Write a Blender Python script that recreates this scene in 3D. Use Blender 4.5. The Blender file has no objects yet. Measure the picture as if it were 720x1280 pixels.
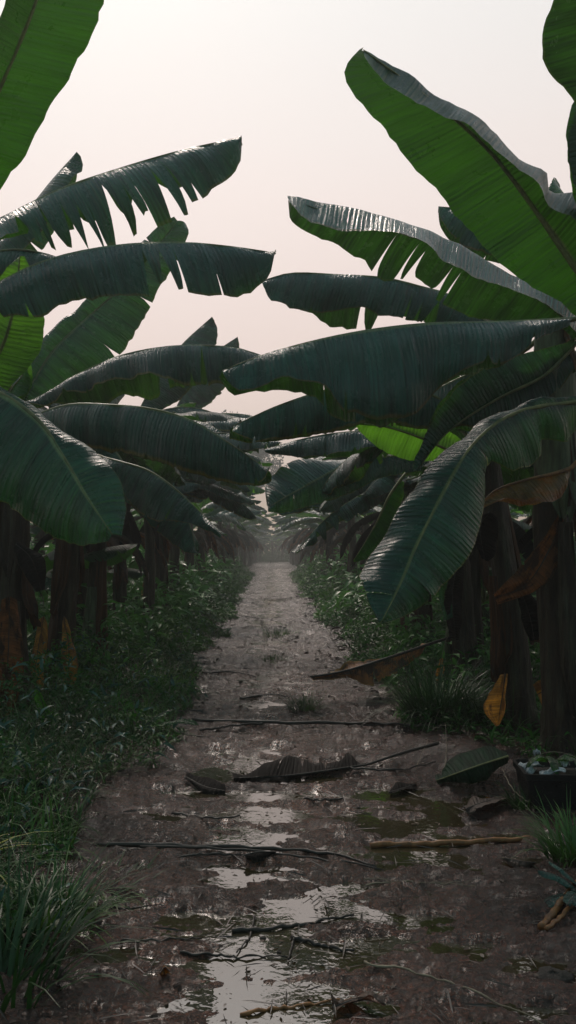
import bpy, math, random
import numpy as np
from mathutils import Vector, Matrix, Euler

random.seed(7)
RNG = np.random.default_rng(11)
scene = bpy.context.scene
COL = scene.collection
R_ = math.radians

# ------------------------------------------------------------------ camera
CW, CH, CF, EYE = 720.0, 1280.0, 1100.0, 1.3
cam_d = bpy.data.cameras.new('camera')
cam = bpy.data.objects.new('camera', cam_d)
COL.objects.link(cam)
scene.camera = cam
cam.location = (0, 0, EYE)
cam.rotation_euler = (R_(90) + math.atan(50 / CF), 0, -math.atan(20 / CF))
cam_d.sensor_fit = 'VERTICAL'
cam_d.sensor_height = 36
cam_d.lens = CF / CH * 36
cam_d.clip_end = 1000
cam_d.dof.use_dof = False
RC = np.array(cam.rotation_euler.to_matrix())
CP = np.array([0, 0, EYE])


def at(px, py, d):
    return CP + RC @ np.array([(px - CW / 2) / CF * d, -(py - CH / 2) / CF * d, -d])


def G(px, py, z=0.0):
    v = RC @ np.array([(px - CW / 2) / CF, -(py - CH / 2) / CF, -1.0])
    return CP + v * ((z - EYE) / v[2])


# ------------------------------------------------------------------ numpy noise
_perm = np.random.default_rng(3).permutation(256)
_perm = np.concatenate([_perm, _perm])
_val = np.random.default_rng(4).random(512) * 2 - 1


def vnoise(x, y):
    x = np.asarray(x, float); y = np.asarray(y, float)
    xi = np.floor(x).astype(int); yi = np.floor(y).astype(int)
    xf = x - xi; yf = y - yi
    u = xf * xf * (3 - 2 * xf); v = yf * yf * (3 - 2 * yf)
    def h(a, b):
        return _val[_perm[(_perm[a & 255] + b) & 255]]
    return ((h(xi, yi) * (1 - u) + h(xi + 1, yi) * u) * (1 - v)
            + (h(xi, yi + 1) * (1 - u) + h(xi + 1, yi + 1) * u) * v)


def fbm(x, y, o=4, g=0.5):
    s = 0; a = 1; f = 1
    for k in range(o):
        s = s + a * vnoise(x * f + 17.3 * k, y * f + 5.1 * k)
        a *= g; f *= 2.03
    return s


# ------------------------------------------------------------------ materials
def new_mat(name):
    m = bpy.data.materials.new(name)
    m.use_nodes = True
    nt = m.node_tree
    for n in list(nt.nodes):
        nt.nodes.remove(n)
    return m, nt, nt.nodes, nt.links


def N(nt, t, **kw):
    n = nt.nodes.new(t)
    for k, v in kw.items():
        if k.startswith('i_'):
            key = k[2:]
            n.inputs[int(key) if key.isdigit() else key.replace('_', ' ')].default_value = v
        else:
            setattr(n, k, v)
    return n


def ramp(nt, fac, stops):
    r = nt.nodes.new('ShaderNodeValToRGB')
    el = r.color_ramp.elements
    while len(el) < len(stops):
        el.new(0.5)
    for e, (p, c) in zip(el, stops):
        e.position = p
        e.color = (c[0], c[1], c[2], 1) if not isinstance(c, (int, float)) else (c, c, c, 1)
    nt.links.new(fac, r.inputs[0])
    return r.outputs[0]


def mixc(nt, fac, a, b, mode='MIX'):
    m = nt.nodes.new('ShaderNodeMix')
    m.data_type = 'RGBA'; m.blend_type = mode; m.clamp_factor = True
    for sock, v in ((m.inputs[0], fac), (m.inputs[6], a), (m.inputs[7], b)):
        if isinstance(v, (int, float)):
            sock.default_value = v
        elif isinstance(v, tuple):
            sock.default_value = (v[0], v[1], v[2], 1)
        else:
            nt.links.new(v, sock)
    return m.outputs[2]


def mth(nt, op, a, b=0.0, c=None):
    m = nt.nodes.new('ShaderNodeMath'); m.operation = op
    vals = [a, b] if c is None else [a, b, c]
    for i, v in enumerate(vals):
        if isinstance(v, (int, float)):
            m.inputs[i].default_value = v
        else:
            nt.links.new(v, m.inputs[i])
    return m.outputs[0]


def scaled_noise(nt, vec, sc, nscale, detail=3, rough=0.55):
    mp = N(nt, 'ShaderNodeMapping')
    mp.inputs['Scale'].default_value = sc
    nt.links.new(vec, mp.inputs[0])
    no = N(nt, 'ShaderNodeTexNoise')
    no.inputs['Scale'].default_value = nscale
    no.inputs['Detail'].default_value = detail
    no.inputs['Roughness'].default_value = rough
    nt.links.new(mp.outputs[0], no.inputs[0])
    return no.outputs[0]


def leaf_mat(name, top, under, thru, edge=0.0, edge_col=(0.30, 0.20, 0.03), rough=0.31, wet=0.35, trans=0.28, rib=(0.16, 0.21, 0.08), blotch=None, spec=0.65, streak=1.0):
    m, nt, nd, lk = new_mat(name)
    uv = N(nt, 'ShaderNodeUVMap').outputs[0]
    geo = N(nt, 'ShaderNodeNewGeometry')
    oi = N(nt, 'ShaderNodeObjectInfo')
    back = geo.outputs['Backfacing']
    sep = N(nt, 'ShaderNodeSeparateXYZ'); lk.new(uv, sep.inputs[0])
    au = mth(nt, 'ABSOLUTE', mth(nt, 'MULTIPLY_ADD', sep.outputs[0], 2.0, -1.0))
    fine = scaled_noise(nt, uv, (1.2, 90, 1), 1.0, 3, 0.6)
    broad = scaled_noise(nt, uv, (1.5, 14, 1), 1.0, 2, 0.5)
    blot = scaled_noise(nt, uv, (3, 5, 1), 1.6, 4, 0.6)
    var = mth(nt, 'MULTIPLY_ADD', oi.outputs['Random'], 0.5, 0.75)
    f1 = ramp(nt, fine, [(0.3, 1 - 0.4 * streak), (0.7, 1 + 0.4 * streak)])
    f2 = ramp(nt, broad, [(0.32, 1 - 0.4 * streak), (0.68, 1 + 0.45 * streak)])  # broad vein tone, deepened to paint in light and shade of the fluting
    f3 = ramp(nt, blot, [(0.3, 0.75), (0.75, 1.25)])
    base = mixc(nt, back, top, under)
    base = mixc(nt, 1.0, base, f1, 'MULTIPLY')
    base = mixc(nt, 1.0, base, f2, 'MULTIPLY')
    base = mixc(nt, 1.0, base, f3, 'MULTIPLY')
    vv = N(nt, 'ShaderNodeHueSaturation'); lk.new(base, vv.inputs['Color']); lk.new(var, vv.inputs['Value'])
    vv.inputs['Hue'].default_value = 0.5
    base = vv.outputs[0]
    # pale midrib strip
    ribm = ramp(nt, au, [(0.022, 1.0), (0.048, 0.0)])
    base = mixc(nt, ribm, base, rib)
    if blotch:
        bm = ramp(nt, scaled_noise(nt, uv, (2, 3, 1), 1.3, 5, 0.65), [(0.48, 0.0), (0.56, 1.0)])
        base = mixc(nt, bm, base, blotch)
    # margin
    if edge > 0:
        en = mth(nt, 'MULTIPLY_ADD', scaled_noise(nt, uv, (1, 9, 1), 1.0, 4, 0.7), edge * 1.6, -edge * 0.8)
        es = mth(nt, 'ADD', au, en)
        em = ramp(nt, es, [(1.0 - edge, 0.0), (1.0 - edge * 0.3, 1.0)])
        base = mixc(nt, em, base, edge_col)
    spt = ramp(nt, scaled_noise(nt, uv, (16, 22, 1), 1.0, 4, 0.75), [(0.70, 0.0), (0.73, 0.75)])
    base = mixc(nt, spt, base, (0.075, 0.045, 0.018))
    thin = ramp(nt, au, [(0.975, 0.0), (0.992, 0.8)])
    base = mixc(nt, thin, base, (0.10, 0.075, 0.025))
    # small drops and specks of water break the gloss
    spk = scaled_noise(nt, uv, (9, 26, 1), 2.6, 4, 0.7)
    rgh = ramp(nt, blot, [(0.3, max(0.10, rough - 0.08 - wet * 0.5)), (0.7, rough + 0.03)])
    rdg = mth(nt, 'SINE', mth(nt, 'ADD', mth(nt, 'MULTIPLY', sep.outputs[1], 250.0), mth(nt, 'MULTIPLY', blot, 9.0)))
    h = mth(nt, 'ADD', mth(nt, 'MULTIPLY', fine, 0.7), mth(nt, 'MULTIPLY', broad, 1.1))
    h = mth(nt, 'ADD', h, mth(nt, 'MULTIPLY', rdg, 0.10))
    h = mth(nt, 'ADD', h, mth(nt, 'MULTIPLY', spk, 0.35 * wet + 0.08))
    bp = N(nt, 'ShaderNodeBump'); bp.inputs['Strength'].default_value = 0.8
    bp.inputs['Distance'].default_value = 0.019
    lk.new(h, bp.inputs['Height'])
    p = N(nt, 'ShaderNodeBsdfPrincipled')
    lk.new(base, p.inputs['Base Color']); lk.new(rgh, p.inputs['Roughness']); lk.new(bp.outputs[0], p.inputs['Normal'])
    p.inputs['Specular IOR Level'].default_value = spec
    tr = N(nt, 'ShaderNodeBsdfTranslucent')
    tcol = mixc(nt, 1.0, thru, f1, 'MULTIPLY')
    tcol = mixc(nt, 1.0, tcol, f2, 'MULTIPLY')
    tcol = mixc(nt, ribm, tcol, (rib[0] * 0.4, rib[1] * 0.4, rib[2] * 0.4))
    if blotch:
        tcol = mixc(nt, bm, tcol, blotch)
    lk.new(tcol, tr.inputs[0]); lk.new(bp.outputs[0], tr.inputs['Normal'])
    mx = N(nt, 'ShaderNodeMixShader'); mx.inputs[0].default_value = trans
    lk.new(p.outputs[0], mx.inputs[1]); lk.new(tr.outputs[0], mx.inputs[2])
    o = N(nt, 'ShaderNodeOutputMaterial'); lk.new(mx.outputs[0], o.inputs[0])
    return m


def simple_mat(name, c1, c2, scale=8, stretch=(1, 1, 1), rough=0.6, bump=0.4, dist=0.01, c3=None, spec=0.5, coord='Object', trans=0.0, det=5):
    m, nt, nd, lk = new_mat(name)
    tc = N(nt, 'ShaderNodeTexCoord')
    a = scaled_noise(nt, tc.outputs[coord], stretch, scale, det, 0.6)
    b = scaled_noise(nt, tc.outputs[coord], tuple(s * 3.7 for s in stretch), scale, det, 0.6)
    stops = [(0.35, c1), (0.65, c2)] if c3 is None else [(0.3, c1), (0.5, c2), (0.68, c3)]
    col = ramp(nt, a, stops)
    col = mixc(nt, 1.0, col, ramp(nt, b, [(0.3, 0.6), (0.7, 1.4)]), 'MULTIPLY')
    oi = N(nt, 'ShaderNodeObjectInfo')
    hs = N(nt, 'ShaderNodeHueSaturation'); lk.new(col, hs.inputs['Color'])
    lk.new(mth(nt, 'MULTIPLY_ADD', oi.outputs['Random'], 0.5, 0.75), hs.inputs['Value'])
    bp = N(nt, 'ShaderNodeBump'); bp.inputs['Strength'].default_value = bump; bp.inputs['Distance'].default_value = dist
    lk.new(mth(nt, 'ADD', a, mth(nt, 'MULTIPLY', b, 0.5)), bp.inputs['Height'])
    p = N(nt, 'ShaderNodeBsdfPrincipled')
    lk.new(hs.outputs[0], p.inputs['Base Color']); lk.new(bp.outputs[0], p.inputs['Normal'])
    lk.new(ramp(nt, b, [(0.3, max(0.05, rough - 0.15)), (0.7, min(1, rough + 0.15))]), p.inputs['Roughness'])
    p.inputs['Specular IOR Level'].default_value = spec
    o = N(nt, 'ShaderNodeOutputMaterial')
    if trans > 0:
        tr = N(nt, 'ShaderNodeBsdfTranslucent'); lk.new(hs.outputs[0], tr.inputs[0])
        mx = N(nt, 'ShaderNodeMixShader'); mx.inputs[0].default_value = trans
        lk.new(p.outputs[0], mx.inputs[1]); lk.new(tr.outputs[0], mx.inputs[2]); lk.new(mx.outputs[0], o.inputs[0])
    else:
        lk.new(p.outputs[0], o.inputs[0])
    return m


MT = {}
MT['leaf'] = leaf_mat('banana_leaf', (0.008, 0.060, 0.038), (0.016, 0.056, 0.010), (0.040, 0.16, 0.007), edge=0.05, edge_col=(0.14, 0.095, 0.02), wet=0.4, trans=0.27)
MT['leaf_bright'] = leaf_mat('banana_leaf_young', (0.009, 0.048, 0.024), (0.018, 0.070, 0.008), (0.044, 0.175, 0.006), edge=0.0, streak=0.4, wet=0.3, trans=0.42, rough=0.45)
MT['leaf_glow'] = leaf_mat('banana_leaf_glowing', (0.014, 0.065, 0.024), (0.035, 0.12, 0.012), (0.15, 0.42, 0.02), edge=0.0, streak=0.45, wet=0.3, trans=0.5, rough=0.45)
MT['leaf_yellow_edge'] = leaf_mat('banana_leaf_yellowing', (0.008, 0.060, 0.038), (0.018, 0.056, 0.010), (0.05, 0.16, 0.012), edge=0.09, edge_col=(0.22, 0.15, 0.015), wet=0.4, trans=0.25)
MT['leaf_wet'] = leaf_mat('banana_leaf_wet', (0.008, 0.056, 0.043), (0.016, 0.056, 0.010), (0.040, 0.15, 0.010), edge=0.045, edge_col=(0.12, 0.08, 0.02), wet=0.5, trans=0.22, rough=0.34)
MT['leaf_big'] = leaf_mat('banana_leaf_pale_rib', (0.007, 0.060, 0.042), (0.016, 0.056, 0.010), (0.045, 0.16, 0.012), edge=0.015, wet=0.3, trans=0.22, rough=0.40, rib=(0.22, 0.30, 0.13))
MT['leaf_dull'] = leaf_mat('banana_leaf_dull', (0.008, 0.036, 0.016), (0.016, 0.05, 0.012), (0.04, 0.13, 0.012), edge=0.03, wet=0.0, trans=0.2, rough=0.65, spec=0.25, rib=(0.03, 0.06, 0.02))
MT['dying'] = leaf_mat('banana_leaf_dying', (0.10, 0.07, 0.012), (0.22, 0.10, 0.012), (0.50, 0.24, 0.02), edge=0.25, edge_col=(0.20, 0.06, 0.010), wet=0.2, trans=0.4, blotch=(0.38, 0.13, 0.012))
MT['orange'] = leaf_mat('dry_leaf_orange', (0.34, 0.15, 0.018), (0.34, 0.15, 0.018), (0.6, 0.27, 0.03), edge=0.1, edge_col=(0.08, 0.03, 0.01), wet=0.1, trans=0.4, rough=0.55, rib=(0.2, 0.09, 0.02), blotch=(0.20, 0.075, 0.012))
MT['rust'] = leaf_mat('dry_leaf_rust', (0.13, 0.045, 0.014), (0.15, 0.055, 0.016), (0.30, 0.10, 0.02), edge=0.1, edge_col=(0.05, 0.02, 0.01), wet=0.0, trans=0.3, rough=0.6, rib=(0.10, 0.05, 0.02), blotch=(0.05, 0.02, 0.01), spec=0.3)
MT['brown'] = leaf_mat('dry_leaf_brown', (0.060, 0.027, 0.014), (0.075, 0.034, 0.017), (0.16, 0.055, 0.02), edge=0.1, edge_col=(0.03, 0.015, 0.01), wet=0.2, trans=0.2, rough=0.6, rib=(0.07, 0.04, 0.02), blotch=(0.03, 0.015, 0.011))
MT['dark'] = leaf_mat('dry_leaf_dark', (0.010, 0.007, 0.006), (0.012, 0.008, 0.007), (0.02, 0.01, 0.008), edge=0.0, wet=0.0, trans=0.1, rough=0.8, spec=0.15, rib=(0.03, 0.02, 0.015))
MT['rib'] = simple_mat('midrib_green', (0.11, 0.12, 0.045), (0.20, 0.19, 0.07), 6, (1, 1, 1), 0.45, 0.2)
MT['rib_pale'] = simple_mat('midrib_pale', (0.22, 0.24, 0.09), (0.36, 0.34, 0.13), 6, (1, 1, 1), 0.5, 0.2, trans=0.3)
MT['stem'] = simple_mat('pseudostem_bark', (0.014, 0.008, 0.006), (0.050, 0.030, 0.019), 3.0, (5, 5, 0.7), 0.6, 1.0, 0.04, c3=(0.085, 0.080, 0.050), spec=0.3)
MT['stem_green'] = simple_mat('pseudostem_green', (0.035, 0.030, 0.016), (0.065, 0.080, 0.038), 3.0, (5, 5, 0.8), 0.5, 0.7, 0.02, c3=(0.11, 0.12, 0.07), spec=0.4)
MT['sheath'] = simple_mat('dry_sheath', (0.024, 0.010, 0.006), (0.085, 0.030, 0.010), 3.0, (7, 7, 0.6), 0.65, 0.8, 0.02, c3=(0.030, 0.018, 0.014), spec=0.3, trans=0.15)
MT['twig'] = simple_mat('wet_twig', (0.012, 0.009, 0.008), (0.030, 0.021, 0.016), 20, (1, 1, 1), 0.45, 0.5, 0.004)
MT['straw'] = simple_mat('pale_straw', (0.16, 0.125, 0.08), (0.28, 0.23, 0.16), 20, (1, 1, 1), 0.6, 0.2, 0.002)
MT['cane'] = simple_mat('orange_cane', (0.13, 0.045, 0.014), (0.24, 0.10, 0.03), 10, (1, 1, 1), 0.5, 0.4, 0.004, c3=(0.06, 0.026, 0.014))
MT['grass'] = simple_mat('grass_blades', (0.010, 0.042, 0.012), (0.030, 0.10, 0.016), 1.5, (1, 1, 1), 0.45, 0.0, 0.001, c3=(0.08, 0.17, 0.022), spec=0.35, trans=0.25, det=3)
MT['grass_mid'] = simple_mat('grass_clump', (0.014, 0.055, 0.014), (0.030, 0.095, 0.018), 3, (1, 1, 1), 0.42, 0.0, 0.001, trans=0.28, det=3)
MT['grass_fresh'] = simple_mat('grass_fresh', (0.035, 0.10, 0.018), (0.06, 0.15, 0.025), 3, (1, 1, 1), 0.4, 0.0, 0.001, trans=0.3, det=3)
MT['weed'] = simple_mat('weed_leaves', (0.009, 0.048, 0.014), (0.032, 0.13, 0.018), 0.8, (1, 1, 1), 0.45, 0.0, 0.001, c3=(0.08, 0.22, 0.022), spec=0.25, trans=0.35, det=3)
MT['weed_light'] = simple_mat('weed_leaves_light', (0.05, 0.16, 0.03), (0.09, 0.26, 0.045), 1.2, (1, 1, 1), 0.40, 0.0, 0.001, trans=0.35, det=3)
MT['weed_blue'] = simple_mat('weed_leaves_blue', (0.018, 0.075, 0.060), (0.03, 0.11, 0.08), 6, (1, 1, 1), 0.42, 0.3, 0.003, trans=0.2)
MT['yellow_blade'] = simple_mat('yellow_blade', (0.22, 0.22, 0.03), (0.32, 0.30, 0.04), 5, (1, 1, 1), 0.5, 0.0, 0.001, trans=0.3)
MT['litter'] = simple_mat('leaf_litter', (0.018, 0.011, 0.008), (0.040, 0.022, 0.013), 2, (1, 1, 1), 0.55, 0.0, 0.001, c3=(0.08, 0.042, 0.018))
MT['plastic'] = simple_mat('black_plastic', (0.008, 0.008, 0.010), (0.012, 0.012, 0.014), 30, (1, 1, 1), 0.38, 0.15, 0.002)
MT['white'] = simple_mat('pale_scrap', (0.30, 0.32, 0.36), (0.52, 0.53, 0.56), 25, (1, 1, 1), 0.6, 0.5, 0.004)
MT['soil'] = simple_mat('dark_soil', (0.012, 0.009, 0.008), (0.030, 0.022, 0.017), 40, (1, 1, 1), 0.7, 0.9, 0.01)
MT['rock'] = simple_mat('wet_clod', (0.030, 0.024, 0.022), (0.060, 0.048, 0.044), 25, (1, 1, 1), 0.4, 0.9, 0.008)
MT['far_leaf'] = simple_mat('tree_foliage', (0.020, 0.042, 0.020), (0.045, 0.075, 0.035), 1.0, (1, 1, 1), 0.6, 0.0, 0.001, trans=0.2)
MT['bark'] = simple_mat('tree_bark', (0.05, 0.04, 0.03), (0.10, 0.08, 0.06), 4, (3, 3, 1), 0.8, 0.5, 0.03)


def mud_mat():
    m, nt, nd, lk = new_mat('wet_mud')
    tc = N(nt, 'ShaderNodeTexCoord').outputs['Object']
    a = scaled_noise(nt, tc, (1, 1, 1), 1.7, 6, 0.6)
    b = scaled_noise(nt, tc, (1, 1.6, 1), 24, 6, 0.75)
    c = scaled_noise(nt, tc, (1, 1, 1), 85, 4, 0.75)
    col = ramp(nt, a, [(0.3, (0.036, 0.010, 0.005)), (0.52, (0.088, 0.030, 0.016)), (0.7, (0.135, 0.058, 0.036))])
    col = mixc(nt, 1.0, col, ramp(nt, b, [(0.36, 0.22), (0.60, 1.35)]), 'MULTIPLY')
    col = mixc(nt, 1.0, col, ramp(nt, c, [(0.42, 0.22), (0.60, 1.8)]), 'MULTIPLY')
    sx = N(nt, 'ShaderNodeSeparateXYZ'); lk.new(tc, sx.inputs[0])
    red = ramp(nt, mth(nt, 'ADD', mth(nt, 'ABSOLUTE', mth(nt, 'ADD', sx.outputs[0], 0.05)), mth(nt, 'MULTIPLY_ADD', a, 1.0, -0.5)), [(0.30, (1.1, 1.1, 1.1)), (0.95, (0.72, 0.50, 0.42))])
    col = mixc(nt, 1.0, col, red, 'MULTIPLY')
    vor = N(nt, 'ShaderNodeTexVoronoi'); vor.inputs['Scale'].default_value = 70; lk.new(tc, vor.inputs[0])
    h = mth(nt, 'ADD', mth(nt, 'MULTIPLY', b, 1.3), mth(nt, 'MULTIPLY', c, 0.55))
    h = mth(nt, 'ADD', h, mth(nt, 'MULTIPLY', vor.outputs[0], -0.35))
    bp = N(nt, 'ShaderNodeBump'); bp.inputs['Strength'].default_value = 1.0; bp.inputs['Distance'].default_value = 0.017
    lk.new(h, bp.inputs['Height'])
    p = N(nt, 'ShaderNodeBsdfPrincipled')
    lk.new(col, p.inputs['Base Color']); lk.new(bp.outputs[0], p.inputs['Normal'])
    lk.new(ramp(nt, scaled_noise(nt, tc, (1, 1, 1), 5, 5, 0.7), [(0.38, 0.06), (0.62, 0.38)]), p.inputs['Roughness'])
    p.inputs['Specular IOR Level'].default_value = 0.6
    p.inputs['Coat Weight'].default_value = 0.25; p.inputs['Coat Roughness'].default_value = 0.10; p.inputs['Coat IOR'].default_value = 1.6
    lk.new(bp.outputs[0], p.inputs['Coat Normal'])
    o = N(nt, 'ShaderNodeOutputMaterial'); lk.new(p.outputs[0], o.inputs[0])
    return m


def water_mat():
    m, nt, nd, lk = new_mat('muddy_water')
    tc = N(nt, 'ShaderNodeTexCoord').outputs['Object']
    a = scaled_noise(nt, tc, (1, 1, 1), 3, 3, 0.6)
    r = scaled_noise(nt, tc, (1, 1, 1), 30, 2, 0.5)
    bp = N(nt, 'ShaderNodeBump'); bp.inputs['Strength'].default_value = 0.06; bp.inputs['Distance'].default_value = 0.01
    lk.new(r, bp.inputs['Height'])
    p = N(nt, 'ShaderNodeBsdfPrincipled')
    lk.new(ramp(nt, a, [(0.3, (0.035, 0.028, 0.012)), (0.7, (0.060, 0.046, 0.026))]), p.inputs['Base Color'])
    lk.new(bp.outputs[0], p.inputs['Normal'])
    p.inputs['Roughness'].default_value = 0.04
    p.inputs['IOR'].default_value = 2.4
    p.inputs['Specular IOR Level'].default_value = 0.8
    o = N(nt, 'ShaderNodeOutputMaterial'); lk.new(p.outputs[0], o.inputs[0])
    return m


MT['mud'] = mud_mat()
MT['water'] = water_mat()
MT['ground'] = simple_mat('plantation_soil', (0.018, 0.012, 0.009), (0.040, 0.026, 0.018), 3, (1, 1, 1), 0.6, 0.8, 0.03)


# ------------------------------------------------------------------ mesh helpers
def mesh_obj(name, V, F, mat, parent=None, uv=None, smooth=True, origin=None):
    me = bpy.data.meshes.new(name)
    V = np.asarray(V, float)
    if origin is not None:
        V = V - np.asarray(origin)
    F = np.asarray(F, dtype=object) if not isinstance(F, np.ndarray) else F
    if isinstance(F, np.ndarray) and F.ndim == 2 and F.dtype != object:
        k = F.shape[1]; n = len(F)
        me.vertices.add(len(V)); me.vertices.foreach_set('co', V.astype(np.float32).ravel())
        me.loops.add(n * k); me.loops.foreach_set('vertex_index', F.astype(np.int32).ravel())
        me.polygons.add(n)
        me.polygons.foreach_set('loop_start', np.arange(0, n * k, k, dtype=np.int32))
        try:
            me.polygons.foreach_set('loop_total', np.full(n, k, dtype=np.int32))
        except Exception:
            pass
        me.update(calc_edges=True)
    else:
        me.from_pydata([tuple(v) for v in V], [], [tuple(int(i) for i in f) for f in F])
    if uv is not None:
        l = me.uv_layers.new(name='UVMap')
        vi = np.zeros(len(me.loops), dtype=np.int32); me.loops.foreach_get('vertex_index', vi)
        l.data.foreach_set('uv', np.asarray(uv, dtype=np.float32)[vi].ravel())
    if smooth:
        me.polygons.foreach_set('use_smooth', np.ones(len(me.polygons), dtype=bool))
    me.materials.append(mat)
    o = bpy.data.objects.new(name, me)
    COL.objects.link(o)
    if parent is not None:
        o.parent = parent
    return o


def tag(o, label=None, cat=None, group=None, kind=None):
    if label: o['label'] = label
    if cat: o['category'] = cat
    if group: o['group'] = group
    if kind: o['kind'] = kind
    return o


def empty(name, loc):
    o = bpy.data.objects.new(name, None)
    COL.objects.link(o)
    o.location = tuple(loc)
    o.empty_display_size = 0.2
    return o


def cat_rom(P, n):
    P = np.asarray(P, float)
    if len(P) == 2:
        t = np.linspace(0, 1, n + 1)[:, None]
        return P[0] * (1 - t) + P[1] * t
    Q = np.vstack([2 * P[0] - P[1], P, 2 * P[-1] - P[-2]])
    out = []
    for i in range(1, len(Q) - 2):
        for s in np.linspace(0, 1, 16, endpoint=False):
            a, b, c, d = Q[i - 1], Q[i], Q[i + 1], Q[i + 2]
            out.append(0.5 * (2 * b + (c - a) * s + (2 * a - 5 * b + 4 * c - d) * s * s + (3 * b - a - 3 * c + d) * s ** 3))
    out.append(Q[-2])
    out = np.array(out)
    L = np.concatenate([[0], np.cumsum(np.linalg.norm(np.diff(out[:, :3], axis=0), axis=1))])
    L /= L[-1]
    t = np.linspace(0, 1, n + 1)
    return np.stack([np.interp(t, L, out[:, k]) for k in range(out.shape[1])], 1)


ND = 120


def ev(curve, t):
    x = np.linspace(0, 1, len(curve))
    return np.stack([np.interp(t, x, curve[:, k]) for k in range(3)], -1)


def tube(pts, rad, n=6):
    pts = np.asarray(pts, float); rad = np.broadcast_to(np.asarray(rad, float), (len(pts),))
    T = np.gradient(pts, axis=0); T /= np.linalg.norm(T, axis=1)[:, None] + 1e-9
    up = np.array([0, 0, 1.0]) if abs(T[0][2]) < 0.9 else np.array([1.0, 0, 0])
    V = []
    for i, p in enumerate(pts):
        a = np.cross(T[i], up); a /= np.linalg.norm(a) + 1e-9
        b = np.cross(a, T[i]); up = b
        for k in range(n):
            th = 2 * math.pi * k / n
            V.append(p + rad[i] * (math.cos(th) * a + math.sin(th) * b))
    F = []
    for i in range(len(pts) - 1):
        for k in range(n):
            F.append((i * n + k, i * n + (k + 1) % n, (i + 1) * n + (k + 1) % n, (i + 1) * n + k))
    V.append(pts[0]); V.append(pts[-1])
    c0, c1 = len(V) - 2, len(V) - 1
    for k in range(n):
        F.append((c0, (k + 1) % n, k)); F.append((c1, (len(pts) - 1) * n + k, (len(pts) - 1) * n + (k + 1) % n))
    return np.array(V), F


def merge(parts):
    V = []; F = []; o = 0
    for v, f in parts:
        V.append(np.asarray(v)); F += [tuple(i + o for i in x) for x in f]; o += len(v)
    return np.vstack(V), F


def unit(v):
    return v / (np.linalg.norm(v, axis=-1, keepdims=True) + 1e-9)


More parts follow.
